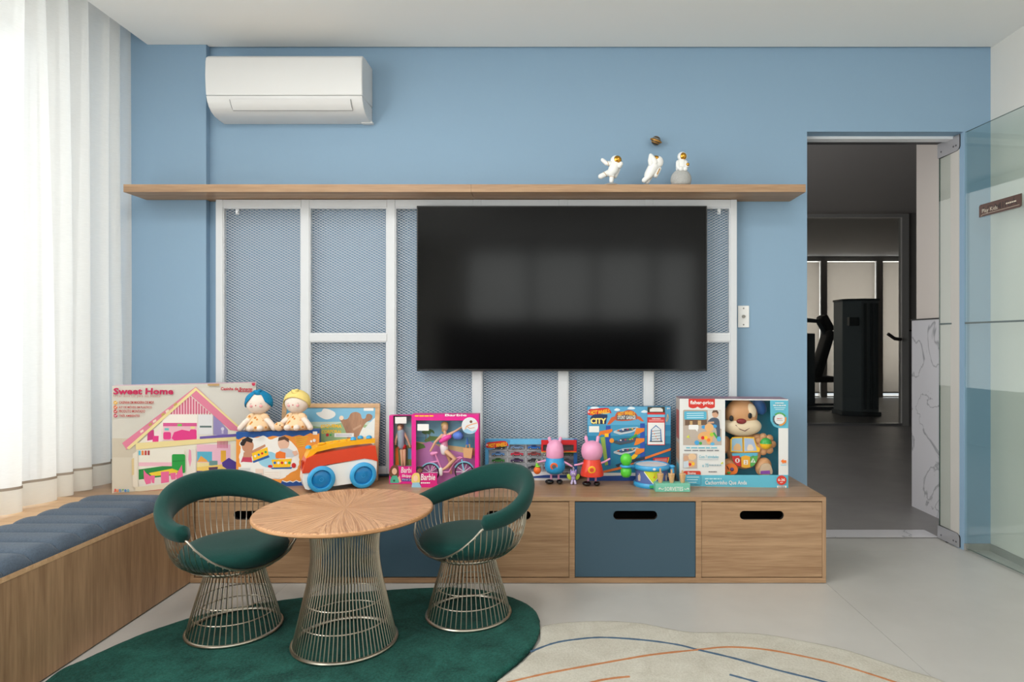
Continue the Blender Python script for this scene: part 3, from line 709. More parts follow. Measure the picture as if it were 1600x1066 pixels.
rug1 = tag(m.build('rug', smooth=80), 'dark green organic shaped pile rug under table and chairs', 'rug')
bp_ = [fl(px, py, .014) for px, py in ((846, 980), (862, 975), (900, 971), (952, 970), (1005, 974), (1068, 986), (1110, 987.5), (1145, 987.5), (1197, 991), (1250, 1000), (1318, 1014), (1375, 1032), (1421, 1047), (1479, 1066))]
bp_ += [(1.35, 1.75), (1.5, 1.3), (1.3, .8), (.7, .55), (.1, .75), (-.12, 1.15), (-.235, 1.45), (-.262, 1.68), (-.225, 1.84)]+[fl(px, py, .014) for px, py in ((775, 1067), (793, 1053), (824, 1027), (844, 1001))]
brug = thing('rug', 'cream organic shaped rug with thin blue and orange lines', 'rug', (0, 0, 0))
m, _ = rug('cream_rug', bp_, .014, BRUG, ''); m.build('pile', brug, smooth=80)
LB = pile_mat('blue_pile', (86, 110, 134), (60, 84, 108), 400); LO = pile_mat('orange_pile', (196, 138, 96), (170, 108, 70), 400)
for nm, mat_, pts in (('blue_line', LB, ((829, 1018), (865, 1005), (900, 999), (942, 996), (1005, 1000), (1057, 1007), (1092, 1015.5), (1145, 1028), (1215, 1047), (1285, 1064.5), (1350, 1084))),
                     ('orange_line', LO, ((790, 1067), (845, 1054), (900, 1043.5), (970, 1031), (1022, 1022.5), (1092, 1015), (1138, 1011), (1197, 1015), (1267, 1028), (1320, 1041), (1396, 1065), (1450, 1085))),
                     ('orange_line', LO, ((900, 1074), (928, 1065), (955, 1060), (984, 1057))), ('blue_line', LB, ((1140, 1054), (1180, 1065), (1230, 1080)))):
    c = smooth_open([fl(px, py, .015) for px, py in pts], 8); rg = random.Random(3)
    MB().tube([(x, y, .0133) for x, y in c], [.0062+rg.uniform(-.0007, .0007) for _ in c], mat_, 6, flat=.45).build(nm, brug)

# ================================================================== TABLE AND CHAIRS
def ring(r, z, n=64): return [(r*math.cos(2*PI*i/n), r*math.sin(2*PI*i/n), z) for i in range(n)]
TX, TYY = -.738, 2.26
tab = thing('side_table', 'round oak topped table on a flared wire base', 'table', (TX, TYY, RZ))
th = .49-RZ
MB().lathe([(0, th-.0005), (.299, th-.0005), (.303, th-.003)], WOOD_TOP, 96).build('table_top', tab, smooth=20)
MB().lathe([(.303, th-.003), (.305, th-.006), (.305, th-.012), (.301, th-.0155), (.285, th-.021), (0, th-.021)], WOOD_EDGE, 96).build('top_edge', tab, smooth=40)
wires = MB(); NR = 76
tprof = smooth_open([(.176, .004), (.160, .07), (.142, .15), (.126, .22), (.116, .29), (.115, .345), (.122, .40), (.140, th-.024)], 4)
for i in range(NR):
    a = 2*PI*i/NR; wires.tube([(r*math.cos(a), r*math.sin(a), z) for r, z in tprof], .0021, STEEL, 6)
stuff(wires.build('wire_base', tab))
MB().tube(ring(.177, .0070, 72), .0062, STEEL, 8, True).build('base_ring', tab)
for r, z in ((.150, .085), (.1335, .155)): MB().tube(ring(r-.004+.0, z, 64), .0024, STEEL, 6, True).build('brace_ring', tab)
MB().tube(ring(.140, th-.024, 48), .004, STEEL, 6, True).build('top_ring', tab)

TH0 = math.radians(66)
def sm(t): t = min(max(t, 0), 1); return t*t*(3-2*t)
def zrail(a): return .412+.088*sm((abs(a)-TH0)/(PI-TH0)*1.05)
bowl = [(.222, .097), (.238, .130), (.255, .166), (.278, .193), (.315, .212), (.36, .221), (.42, .226), (.6, .230)]
def brad(z):
    for (z0, r0), (z1, r1) in zip(bowl[:-1], bowl[1:]):
        if z <= z1: return r0+(r1-r0)*max(0, (z-z0))/(z1-z0)
    return bowl[-1][1]
def edge(a):
    a = abs(a)
    if a >= TH0: return zrail(a)-.02
    return .262+(zrail(TH0)-.02-.262)*(a/TH0)**2.3
def make_chair():
    root = thing('wire_armchair', 'x', 'chair', (0, 0, 0))
    NB = 50; b = MB()
    for i in range(NB):
        a = 2*PI*i/NB
        b.tube([(r*math.cos(a), r*math.sin(a), z) for r, z in ((.160, .004), (.146, .06), (.130, .115), (.112, .175), (.099, .222))], .0019, STEEL, 6)
    stuff(b.build('wire_base', root))
    MB().tube(ring(.161, .0066, 64), .0058, STEEL, 8, True).build('base_ring', root)
    for r, z in ((.141, .068), (.1265, .118)): MB().tube(ring(r-.002, z, 56), .0021, STEEL, 6, True).build('brace_ring', root)
    s = MB(); NS = 64
    for i in range(NS):
        a = -PI+2*PI*(i+.5)/NS; e = edge(a); zs = [.222+(e-.222)*k/7 for k in range(8)]
        s.tube([(brad(z)*math.cos(a), brad(z)*math.sin(a), z) for z in zs], .0019, STEEL, 5)
    stuff(s.build('wire_basket', root))
    lip = []
    for i in range(41):
        a = -TH0-.04+(2*TH0+.08)*i/40; z = edge(a); lip.append((brad(z)*math.cos(a), brad(z)*math.sin(a), z))
    MB().tube(lip, .0038, STEEL, 7).build('front_lip', root)
    MB().tube(ring(.150, .2475, 56), .003, STEEL, 6, True).build('seat_ring', root)
    # padded arm and back rail, thick at the back and tapering to rounded arm ends
    V = []; n = 72; k = 18; F = []
    for i in range(n+1):
        t = i/n; a = TH0-.03+(2*PI-2*TH0+.06)*t; aa = a if a <= PI else 2*PI-a; q = sm((aa-TH0)/(PI-TH0)*1.25)
        hh = .029+.023*q; hw = .026+.002*q
        en = min(t, 1-t)*n*.011*3.9
        cap = math.sqrt(max(0, 1-(1-min(en/.06, 1))**2)); cap = max(cap, .04)
        zc = zrail(aa); rc = .226
        for j in range(k):
            p = 2*PI*j/k; c_, s_ = math.cos(p), math.sin(p)
            dx = math.copysign(abs(c_)**.8, c_)*hw*cap; dz = math.copysign(abs(s_)**.8, s_)*hh*cap
            r = rc+dx+dz*.18; V.append((r*math.cos(a), r*math.sin(a), zc+dz))
    for i in range(n):
        for j in range(k): F.append((i*k+j, i*k+(j+1) % k, (i+1)*k+(j+1) % k, (i+1)*k+j))
    F.append(tuple(range(k))[::-1]); F.append(tuple(n*k+j for j in range(k)))
    MB().add(V, F, VELVET).build('padded_back', root, smooth=80)
    MB().lathe([(0, .252), (.12, .253), (.160, .263), (.178, .281), (.184, .299), (.176, .314), (.155, .324), (.11, .330), (0, .332)], VELVET, 56, (.006, 0, 0)).build('seat_cushion', root, smooth=80)
    st = MB()
    for i in range(7):
        for sg in (-1, 1):
            a = sg*(TH0*(.45+.09*i)); z = edge(a)-.006; st.ell((brad(z)*math.cos(a)*1.0, brad(z)*math.sin(a), z), .0034, STEEL, seg=8, rings=6)
    stuff(st.build('studs', root))
    return root
ch1 = make_chair()
ch1.location = (-1.178, 2.36, RZ); ch1.rotation_euler.z = math.radians(-38)
tag(ch1, 'green velvet wire armchair left of the table, beside the bench', 'chair', 'two green wire armchairs')
ch2 = ch1.copy(); COL.objects.link(ch2)
for c in list(ch1.children):
    d = c.copy(); COL.objects.link(d); d.parent = ch2
ch2.location = (-.332, 2.485, RZ); ch2.rotation_euler.z = math.radians(-136)
tag(ch2, 'green velvet wire armchair right of the table, nearer the blue drawer', 'chair', 'two green wire armchairs')

# dark low counter mirrored in the television, and gym machines behind the far glass
ct = thing('counter', 'dark low counter mirrored in the television screen', 'counter', (0, -1.9, 0))
MB().box(-1.45, 1.55, -.3, .3, .0, 1.30, M((46, 42, 40), .6)).build('body', ct, smooth=0, bevel=.004)
MB().box(-1.5, 1.6, -.34, .34, 1.3005, 1.34, M((30, 28, 28), .3)).build('top', ct, smooth=0, bevel=.004)
GM = M((132, 142, 146), .5); GM2 = M((84, 92, 96), .5); PAD = M((20, 21, 24), .6)
gmx = (1337-CXP)*9.4/1000
gy = thing('cable_machine', 'tall dark cable machine tower behind the far glass', 'gym machine', (gmx, 9.4, 0))
mm_ = MB(); mm_.slab([(-.24, -.10), (-.02, -.22), (.24, -.20), (.24, .20), (-.24, .20)], .06, 1.66, GM); mm_.slab([(-.26, -.12), (-.02, -.25), (.27, -.22), (.27, .22), (-.26, .22)], .0, .06, GM2)
mm_.slab([(-.25, -.11), (-.02, -.23), (.25, -.21), (.25, .21), (-.25, .21)], 1.66, 1.69, GM2); mm_.build('tower', gy, smooth=0, bevel=.008)
for x in (.03, .12, .2): MB().box(x-.018, x+.018, -.228, -.2, .1, 1.62, GM2).build('guide_slot', gy, smooth=0)
MB().box(-.2, -.06, -.235, -.16, 1.30, 1.42, M((70, 78, 82), .4)).build('display', gy, smooth=0)
g2 = thing('leg_machine', 'dark seated exercise machine left of the cable tower', 'gym machine', ((1285-CXP)*10.3/1000-.08, 10.3, 0))
q = MB(); q.box(-.32, .24, -.06, .0, .0, .08, GM2); q.box(-.32, .24, -.3, .3, 0, .05, GM2); q.tube([(-.22, 0, .05), (-.22, 0, 1.5)], .05, GM2, 8); q.tube([(-.22, 0, 1.42), (0, 0, 1.40), (.12, 0, 1.2)], .035, GM2, 8); q.build('frame', g2)
MB().box(-.1, .22, -.16, .16, .42, .52, PAD).build('seat', g2, smooth=0, bevel=.03)
q = MB(); q.X = Matrix.Translation((.08, 0, .9)) @ Matrix.Rotation(.3, 4, 'Y'); q.box(-.06, .06, -.15, .15, -.42, .36, PAD); q.build('backrest', g2, smooth=0, bevel=.03)
q = MB(); q.X = Matrix.Translation((.12, 0, 1.36)) @ Matrix.Rotation(-.5, 4, 'Y'); q.box(-.05, .07, -.12, .12, -.14, .14, PAD); q.build('headrest', g2, smooth=0, bevel=.03)
MB().box(-.36, -.1, -.16, .2, .05, 1.2, GM2).build('weight_stack', g2, smooth=0, bevel=.01)

# ================================================================== TOYS ON THE CABINET
def C(r, g, b, ro=.45): return M((r, g, b), ro, var=.015)
CW = C(232, 231, 228); CK = C(24, 24, 26); CRED = C(206, 40, 40); CPNK = C(222, 24, 138); CYEL = C(250, 196, 30); CORG = C(240, 120, 40); CSKY = C(110, 180, 216); CBLU = C(30, 110, 190); CGRN = C(60, 165, 70)
def box_shell(name, w_, d_, h_, mat, par, bevel=.0015):
    return MB().box(-w_/2, w_/2, -d_/2, d_/2, 0, h_, mat).build(name, par, smooth=0, bevel=bevel)
def frame_at(pl, zl, pr_, zr, depth):
    """bottom centre and yaw of a box whose front runs from column pl at distance zl to column pr_ at distance zr"""
    a = Vector(((pl-CXP)*zl/1000, zl, 0)); b = Vector(((pr_-CXP)*zr/1000, zr, 0)); u = b-a; rz = math.atan2(u.y, u.x)
    n = Vector((-u.y, u.x, 0)).normalized(); c = (a+b)/2+n*depth/2
    return (c.x, c.y, TOPZ+.0004), rz, u.length
rg = random.Random(11)
# ---- doll house box
HD = .075; loc, rz, hw_ = frame_at(175, 2.92, 400, 3.15, HD); hh_ = .489
hb = thing('doll_house_box', 'big flat Sweet Home box with a pink doll house picture at the curtain', 'toy box', loc, rz)
CREAM = C(212, 208, 198)
box_shell('carton', hw_, HD, hh_, CREAM, hb)
p = Print(((175, 603.5), (400, 598), (753, 771)), hw_, hh_, -HD/2, (160, 580, 5.331))
PK = C(226, 130, 158); PK2 = C(240, 190, 204); CRW = C(238, 232, 216); YE = C(240, 222, 160); MAG = C(196, 24, 84); HOT = C(232, 62, 140)
p.R(80, 560, 1290, 1020, C(206, 196, 178)); p.R(80, 720, 1290, 1020, C(214, 206, 190))
p.P([(780, 140), (1110, 480), (1110, 880), (1290, 880), (1290, 140)], C(216, 212, 204))
p.P([(270, 620), (755, 170), (1110, 500), (1110, 930), (280, 985)], CRW)                              # house body
p.P([(520, 365), (710, 205), (880, 350)], C(238, 188, 200))
for i in range(15):
    x = 548+i*23; yt = 205+abs(x-705)*.84; p.P([(x, yt+4), (x+10, yt+4), (x+10, 360), (x, 360)], C(210, 84, 120))
p.R(480, 360, 770, 580, C(246, 238, 230)); p.R(485, 432, 765, 462, C(220, 90, 150)); p.R(485, 460, 765, 580, PK2)
p.P([(555, 560), (575, 510), (640, 488), (730, 505), (765, 540), (760, 585), (590, 590)], HOT); p.RR(487, 508, 550, 570, 14, HOT); p.RR(705, 486, 762, 560, 14, HOT)
for x, y, c in ((515, 485, C(120, 200, 200)), (622, 450, C(120, 200, 90)), (730, 470, YE)): p.R(x-18, y-10, x+18, y+10, c)
p.P([(330, 600), (470, 470), (480, 590)], C(246, 226, 226)); p.P([(358, 580), (362, 500), (410, 490), (415, 570)], C(206, 60, 130)); p.P([(400, 590), (405, 540), (450, 540), (448, 590)], HOT)
p.R(775, 360, 900, 530, C(230, 230, 232)); p.R(790, 455, 890, 470, C(90, 110, 110)); p.P([(905, 350), (1030, 490), (1030, 540), (905, 530)], C(150, 140, 190))
p.P([(790, 545), (1110, 520), (1110, 556), (790, 580)], C(110, 90, 170)); p.L([(985, 470), (985, 520)], 16, C(200, 190, 220)); p.C(985, 480, 14, C(220, 214, 232))
p.P([(265, 600), (1110, 545), (1160, 490), (1165, 560), (1110, 575), (270, 655)], YE)
p.P([(160, 600), (755, 130), (770, 150), (195, 655)], PK); p.P([(755, 130), (1165, 490), (1140, 500), (1050, 490), (720, 205)], PK)
p.P([(195, 640), (755, 135), (762, 160), (215, 655)], YE); p.P([(755, 135), (1165, 488), (1145, 492), (752, 155)], YE)
for t in range(9):
    x = 300+t*34; y = 500-t*28; p.P([(x, y), (x+26, y-16), (x+30, y+2), (x+6, y+18)], (C(240, 220, 200), C(220, 140, 160), C(200, 170, 90))[t % 3])
p.R(285, 655, 660, 930, C(238, 234, 222)); p.P([(290, 820), (560, 780), (560, 870), (290, 905)], C(40, 140, 70)); p.R(290, 760, 560, 792, PK2)
p.RR(558, 692, 668, 850, 14, C(40, 160, 70)); p.L([(562, 752), (664, 745)], 4, C(24, 110, 46))
p.P([(290, 910), (670, 850), (745, 890), (745, 900), (290, 985)], C(226, 220, 212))
p.P([(370, 850), (560, 812), (612, 830), (590, 858), (400, 875)], C(240, 210, 60))
for pts in ([(330, 820), (350, 850), (390, 880), (388, 935), (350, 945), (332, 900)], [(468, 840), (535, 835), (535, 925), (470, 935)], [(590, 870), (640, 780), (652, 890), (600, 910)], [(385, 870), (420, 868), (415, 935), (395, 930)], [(540, 850), (590, 845), (590, 900), (555, 905)]): p.P(pts, C(236, 110, 160))
for i in range(4): p.R(290+i*24, 662, 306+i*24, 700, (C(90, 190, 220), C(230, 130, 60), C(200, 60, 60), C(170, 60, 70))[i])
p.R(680, 650, 760, 890, C(232, 226, 216)); p.P([(700, 650), (716, 660), (722, 740), (708, 800), (694, 740)], C(240, 160, 190))
p.R(765, 610, 1060, 790, C(240, 190, 210)); p.R(768, 670, 895, 755, C(90, 180, 210)); p.P([(768, 755), (800, 705), (850, 740), (860, 755)], C(240, 170, 80))
for i in range(8): p.R(940+i*12, 580, 946+i*12, 640, C(206, 84, 120))
p.R(765, 760, 945, 800, YE); p.R(870, 745, 942, 785, C(110, 150, 150)); p.R(970, 660, 1015, 755, C(240, 180, 60)); p.R(1055, 600, 1108, 750, C(246, 236, 214))
p.P([(765, 800), (1110, 760), (1110, 850), (765, 900)], C(242, 206, 110)); p.P([(765, 830), (815, 830), (815, 880), (765, 890)], C(80, 60, 140))
p.P([(980, 760), (1040, 720), (1110, 760), (1110, 830), (1050, 830), (985, 790)], C(84, 60, 150)); p.P([(865, 800), (945, 795), (940, 830), (870, 835)], C(90, 60, 90))
p.P([(245, 690), (285, 660), (285, 985), (245, 960)], C(232, 224, 208)); p.P([(235, 735), (255, 720), (255, 860), (238, 870)], C(222, 200, 150))
p.P([(300, 1012), (1290, 905), (1290, 1020), (300, 1020)], C(206, 40, 84)); p.P([(265, 965), (750, 910), (1290, 862), (1290, 905), (300, 1010), (265, 1000)], C(224, 214, 190))
p.T('Sweet Home', 92, 140, 570, 195, MAG, .035, .05); p.T('O Lar doce Lar para sua boneca!', 92, 196, 468, 222, C(196, 130, 120), 0, .1)
for i, (t_, c_, x1) in enumerate((('CASINHA EM MADEIRA DE MDF', C(236, 180, 60), 412), ('KIT DE MÓVEIS EM PLÁSTICO', C(226, 110, 50), 396), ('PRODUTO MONTADO', C(206, 60, 60), 342), ('TRÊS AMBIENTES', C(200, 60, 90), 300))):
    y = (262, 300, 335, 371)[i]; p.C(110, y, 15, c_); p.L([(102, y-2), (108, y+6), (122, y-12)], 4, CW); p.T(t_, 138, y-13, x1, y+10, C(190, 60, 60), .02)
p.T('Casinha de Bonecas', 970, 133, 1248, 158, C(196, 30, 60), .03); p.T('Mobiliada', 1122, 156, 1248, 174, C(196, 30, 60), .02)
p.RR(858, 104, 958, 122, 6, C(196, 160, 110)); p.C(1258, 105, 16, C(206, 50, 80))
for i, (ch_, c_) in enumerate(zip('Jungeo', (C(220, 60, 60), C(240, 130, 40), C(60, 140, 200), C(60, 170, 90), C(40, 120, 200), C(60, 170, 200)))): p.T(ch_, 95+i*21, 978 if i == 0 else 982, 113+i*21, 1006, c_, .03)
p.build('printed_front', hb, smooth=0)
tp = MB(); tp.box(-hw_/2, hw_/2, -HD/2, HD/2, hh_, hh_+.0006, C(228, 190, 200)); tp.build('printed_top', hb, smooth=0)
# ---- activity box that carries the dolls
OD = .062; loc, rz, ow = frame_at(369, 3.015, 499, 3.095, OD); oh = .265
ob = thing('activity_toy_box', 'orange and blue baby toy box with two children pictured, under the dolls', 'toy box', loc, rz)
box_shell('carton', ow, OD, oh, C(60, 90, 150), ob)
p = Print(((369, 675.5), (499, 672), (757, 763.5)), ow, oh, -OD/2, (360, 590, 5.612))
OR = C(236, 150, 60); p.R(40, 470, 790, 980, OR)
p.P([(40, 470), (790, 455), (790, 490), (740, 500), (700, 488), (640, 515), (600, 505), (540, 520), (480, 505), (430, 520), (370, 512), (300, 530), (250, 515), (180, 535), (120, 520), (70, 545), (40, 535)], C(24, 84, 160))
cl = [(75, 700), (90, 620), (80, 570), (140, 525), (220, 530), (290, 510), (350, 545), (420, 520), (480, 525), (520, 560), (590, 640), (600, 720), (580, 800), (500, 850), (440, 890), (300, 885), (200, 890), (110, 850), (95, 790)]
p.P([(x+(rg.uniform(-6, 6)), y) for x, y in smooth_closed(cl, 4)], C(240, 238, 234)); p.C(330, 720, 90, C(150, 206, 230), 70)
SK1, SK2 = C(196, 140, 110), C(226, 184, 160)
p.P([(90, 745), (110, 690), (180, 680), (190, 745), (110, 740)], C(196, 60, 90)); p.C(150, 600, 52, SK1, 60); p.P([(95, 590), (100, 545), (150, 520), (195, 545), (185, 575), (140, 560), (118, 600)], C(40, 30, 28)); p.C(105, 580, 20, C(40, 30, 28))
p.P([(115, 655), (170, 650), (300, 585), (305, 605), (200, 670), (180, 700), (110, 700)], SK1)
p.P([(185, 665), (320, 610), (330, 680), (200, 735)], CYEL); p.P([(190, 735), (330, 680), (340, 700), (200, 750)], C(40, 90, 160))
for i in range(4): p.C(215+i*30, 690-i*12, 10, (CW, CBLU, CRED, CGRN)[i])
p.C(462, 575, 50, SK2, 60); p.P([(412, 560), (420, 525), (470, 515), (510, 540), (508, 570), (470, 545), (425, 555)], C(96, 66, 50))
p.P([(420, 650), (440, 625), (500, 620), (560, 650), (580, 680), (540, 700), (430, 700)], C(196, 204, 214)); p.P([(390, 690), (395, 660), (430, 645), (480, 660), (478, 710), (395, 710)], CORG)
p.P([(355, 720), (535, 712), (520, 785), (375, 790)], CYEL); p.P([(350, 790), (540, 785), (530, 800), (360, 802)], C(40, 90, 160))
for i in range(5): p.C(385+i*32, 748, 12, (CBLU, CW, CRED, CW, CGRN)[i])
p.C(345, 778, 20, CRED, 12); p.C(552, 770, 20, CRED, 22); p.P([(535, 650), (580, 640), (592, 670), (560, 690)], SK2)
for i in range(5): p.L([(560+i*6, 530+i*20), (680-i*8, 520+i*18)], 5, C(226, 200, 40))
p.C(735, 552, 14, CW); p.C(708, 560, 10, CW)
p.R(72, 785, 180, 828, CW); p.R(80, 795, 172, 818, C(206, 206, 206)); p.R(218, 800, 285, 880, C(236, 214, 200)); p.R(226, 838, 276, 872, C(190, 190, 186)); p.R(292, 818, 428, 880, C(244, 240, 232))
for i in range(3): p.L([(298, 832+i*16), (422, 830+i*16)], 2, C(196, 150, 130))
p.P([(450, 900), (490, 915), (520, 905), (545, 915), (575, 900), (600, 912), (640, 905), (790, 920), (790, 980), (430, 980)], C(30, 76, 150))
p.P([(450, 898), (490, 912), (520, 902), (545, 912), (575, 897), (600, 909), (640, 903), (640, 908), (600, 918), (575, 905), (545, 920), (520, 911), (490, 921), (450, 906)], CW)
p.R(722, 474, 762, 502, CW)
p.build('printed_front', ob, smooth=0)
# ---- two rag dolls sitting on the box
def dress_mat():
    m = bpy.data.materials.new('peach_floral_cotton'); m.use_nodes = True; nt = m.node_tree; L = nt.links; N = nt.nodes.new; q = nt.nodes['Principled BSDF']
    tc = N('ShaderNodeTexCoord'); v = N('ShaderNodeTexVoronoi'); v.inputs['Scale'].default_value = 42; L.new(tc.outputs['Object'], v.inputs[0])
    cr = N('ShaderNodeValToRGB'); e = cr.color_ramp.elements; e[0].position = .22; e[0].color = (*lin((206, 130, 50)), 1); e[1].position = .30; e[1].color = (*lin((238, 204, 164)), 1)
    L.new(v.outputs['Distance'], cr.inputs[0]); L.new(cr.outputs[0], q.inputs['Base Color']); q.inputs['Roughness'].default_value = .9
    return m
DRESS = dress_mat(); SKN = M((240, 224, 212), .85, bump=.2, bscale=300); BLUSH = C(236, 170, 170, .9)
def rag_doll(px, Y, rz, cloth, label, turban, hx):
    x = (px-CXP)*Y/1000; r = thing('rag_doll', label, 'doll', (x, Y, TOPZ+oh+.001), rz, 'two rag dolls sitting on the orange box')
    b = MB(); b.lathe([(0, .003), (.048, .002), (.060, .010), (.057, .028), (.047, .046), (.037, .064), (.026, .078), (.016, .086), (0, .087)], DRESS, 28)
    b.build('dress', r, smooth=80)
    fr = MB(); fr.lathe([(.040, .012), (.060, .010), (.064, .004), (.057, .001), (.05, .001)], DRESS, 40); o = fr.build('frill', r, smooth=80)
    for v in o.data.vertices:
        a = math.atan2(v.co.y, v.co.x); v.co.x *= 1+.05*math.sin(13*a); v.co.y *= (1+.05*math.sin(13*a))*.62
    for s_ in (-1, 1):
        MB().limb([(s_*.028, -.020, .066), (s_*.056, -.026, .042), (s_*.076, -.030, .015)], [.0125, .013, .0135], SKN).build('arm', r, smooth=80)
        sl = MB(); sl.ell((s_*.032, -.016, .064), (.025, .019, .018), DRESS, rotm(y=s_*.8)); sl.build('sleeve', r, smooth=80)
        MB().limb([(s_*.014, -.026, .018), (s_*.018, -.045, .017), (s_*.023, -.062, .018)], [.0125, .0135, .015], SKN).build('leg', r, smooth=80)
    h = MB(); hc = Vector((hx, -.010, .134)); h.ell(hc, (.058, .046, .053), SKN, seg=28, rings=18); hd = h.build('head', r, smooth=80)
    f = MB()
    for s_ in (-1, 1):
        f.ell(hc+Vector((s_*.0215, -.0415, -.012)), (.008, .004, .0068), BLUSH, seg=10, rings=6)
        f.tube([hc+Vector((s_*.021+d*.0065, -.0432+abs(d)*.001, .000-d*d*.0022)) for d in (-1, -.5, 0, .5, 1)], .0006, C(120, 96, 84), 4)
    f.ell(hc+Vector((0, -.0455, -.009)), (.0032, .0018, .0026), C(190, 40, 50), seg=8, rings=6); f.build('face', hd)
    t = MB()
    # turban: a cap over the crown, with a twisted knot at the brow
    def cap(th0, th1):
        V = []; n = 36; k = 9
        for i in range(n):
            a = 2*PI*i/n; front = max(0, -math.sin(a)); lim = th0 if turban == 'v' else th1
            low_ = 1.95 if front < .05 else (1.95-front**.9*(1.28 if turban == 'v' else .85))
            if turban == 'v': low_ = max(low_, .5) if abs(math.cos(a)) < .5 else min(1.95, .62+abs(math.cos(a))*1.25) if front > .05 else 1.95
            for j in range(k+1):
                q = low_*j/k; rr_ = 1.05+.014*math.sin(9*q+6*abs(a+PI/2)); V.append(hc+Vector((.058*rr_*math.sin(q)*math.cos(a), .046*rr_*math.sin(q)*math.sin(a), .055*rr_*math.cos(q))))
        F = [(i*(k+1)+j, i*(k+1)+j+1, ((i+1) % n)*(k+1)+j+1, ((i+1) % n)*(k+1)+j) for i in range(n) for j in range(k)]
        t.add(V, F, cloth)
    cap(0, 0)
    tb = t.build('turban', r, smooth=80); md = tb.modifiers.new('Solidify', 'SOLIDIFY'); md.thickness = .003; md.offset = 1
    kn = MB(); kn.ell(hc+Vector((0, -.024, .050)), (.019, .013, .012), cloth, rotm(y=.5)); kn.ell(hc+Vector((.006, -.021, .056)), (.013, .013, .009), cloth, rotm(y=-.6)); kn.build('knot', tb, smooth=80)
    return r
rag_doll(405, 3.066, .12, M((0, 128, 176), .85, bump=.4, bscale=120), 'cream rag doll in a bright blue turban, floral dress, nearest the house box', 'v', .002)
rag_doll(465, 3.095, -.05, M((238, 214, 130), .85, bump=.4, bscale=120), 'cream rag doll in a pale yellow turban, floral dress, in front of the puzzle', 'w', .002)
# ---- wooden body puzzle
pb = thing('puzzle_board', 'wooden framed body puzzle reading Esquema Corporal leaning on the mesh panel', 'puzzle', ((514.5-CXP)*3.19/1000, 3.172, TOPZ), 0)
pb.rotation_euler.x = math.radians(-6.5)
PWd, PHt = .490, .384
q = MB(); fw = .022
for (c_, d) in ((.001, fw), (PHt-fw, PHt)): MB().box(-PWd/2, PWd/2, 0, .014, c_, d, WOOD_LIGHT).build('frame_rail', pb, smooth=0, bevel=.0015)
for (a, b) in ((-PWd/2, -PWd/2+fw), (PWd/2-fw, PWd/2)): MB().box(a, b, 0, .014, fw, PHt-fw, WOOD_LIGHT).build('frame_stile', pb, smooth=0)
MB().box(-PWd/2+fw, PWd/2-fw, .005, .012, fw, PHt-fw, C(130, 186, 214)).build('board', pb, smooth=0)
p = Print(((437, 632), (592, 632), (754, 754)), PWd, PHt, .005, (360, 590, 5.612))
p.R(455, 400, 1265, 790, C(196, 214, 200)); p.R(455, 262, 1265, 400, C(120, 182, 214)); p.P([(455, 470), (600, 420), (800, 450), (1000, 400), (1265, 440), (1265, 800), (455, 800)], C(150, 180, 130))
p.P(smooth_closed([(735, 320), (780, 310), (800, 282), (850, 290), (900, 315), (905, 345), (870, 370), (820, 378), (760, 350)], 4), CW)
p.P([(1240, 380), (1265, 360), (1265, 560), (1130, 540), (1160, 470)], C(220, 226, 226)); p.P([(1030, 520), (1130, 440), (1265, 480), (1265, 600), (1060, 600)], C(226, 230, 224))
BRO = wood('puzzle_plywood', (176, 130, 98), (140, 100, 74), (30, 30, 4))
p.P(smooth_closed([(1020, 370), (1045, 325), (1090, 312), (1130, 330), (1145, 370), (1175, 368), (1185, 335), (1215, 330), (1238, 350), (1225, 385), (1190, 400), (1160, 440), (1125, 520), (1110, 600), (1030, 600), (1010, 500), (960, 400), (945, 375), (975, 350), (985, 378)], 3), BRO)
p.C(962, 365, 20, C(236, 214, 190)); p.L([(1070, 470), (1140, 430)], 18, C(190, 150, 120))
p.T('ESQUEMA', 782, 420, 968, 455, CYEL, .03, 0, lambda a, b, x, y: (x, y+26*(a-.5)**2)); p.T('CORPORAL', 790, 470, 972, 500, CYEL, .03, 0, lambda a, b, x, y: (x, y+26*(a-.5)**2))
p.C(843, 516, 14, C(200, 50, 60)); p.C(872, 516, 9, CGRN); p.R(905, 500, 1078, 535, CW); p.R(920, 508, 1060, 526, C(206, 206, 210)); p.R(1158, 250, 1246, 302, CW)
p.build('printed_picture', pb, smooth=0)
# ---- pull-along van
VO = C(226, 72, 40, .3); VW = C(244, 243, 240, .3); VY = C(250, 182, 22, .3); VB = C(60, 166, 222, .28); VB2 = C(30, 128, 190, .22)
van = thing('toy_van', 'orange and white toy van with blue wheels and yellow roof', 'toy van', ((476-CXP)*2.91/1000-.004, 2.908, TOPZ), math.radians(28))
vl, vw = .325, .106      # local x runs from the nose to the tail, y to the far side
lo_ = [(0.0, .035), (.004, .020), (.02, .012), (.33-.012, .012), (vl, .03), (vl, .105), (.30, .128), (.0, .128)]
m = MB(); m.prism([(.006, .022), (.02, .016), (vl-.01, .030), (vl+.002, .05), (vl+.004, .12), (vl-.03, .142), (.20, .130), (.085, .118), (.03, .105), (.0, .100), (-.004, .06)], 0, vw, VW); m.build('lower_body', van, smooth=0, bevel=.006, seg=3)
m = MB(); m.prism([(-.007, .094), (.028, .094), (.06, .112), (.10, .124), (.20, .132), (.27, .138), (.305, .130), (vl+.008, .118), (vl-.004, .196), (.26, .194), (.12, .182), (.045, .172), (.012, .160)], -.004, vw+.004, VO); m.build('upper_body', van, smooth=0, bevel=.007, seg=3)
m = MB(); m.prism([(.004, .125), (.012, .115), (.026, .160), (.06, .184), (.13, .196), (.22, .203), (vl-.002, .206), (vl-.002, .228), (.22, .224), (.13, .218), (.06, .206), (.028, .192), (.014, .165)], .012, vw-.012, VY); m.build('roof', van, smooth=0, bevel=.005, seg=3)
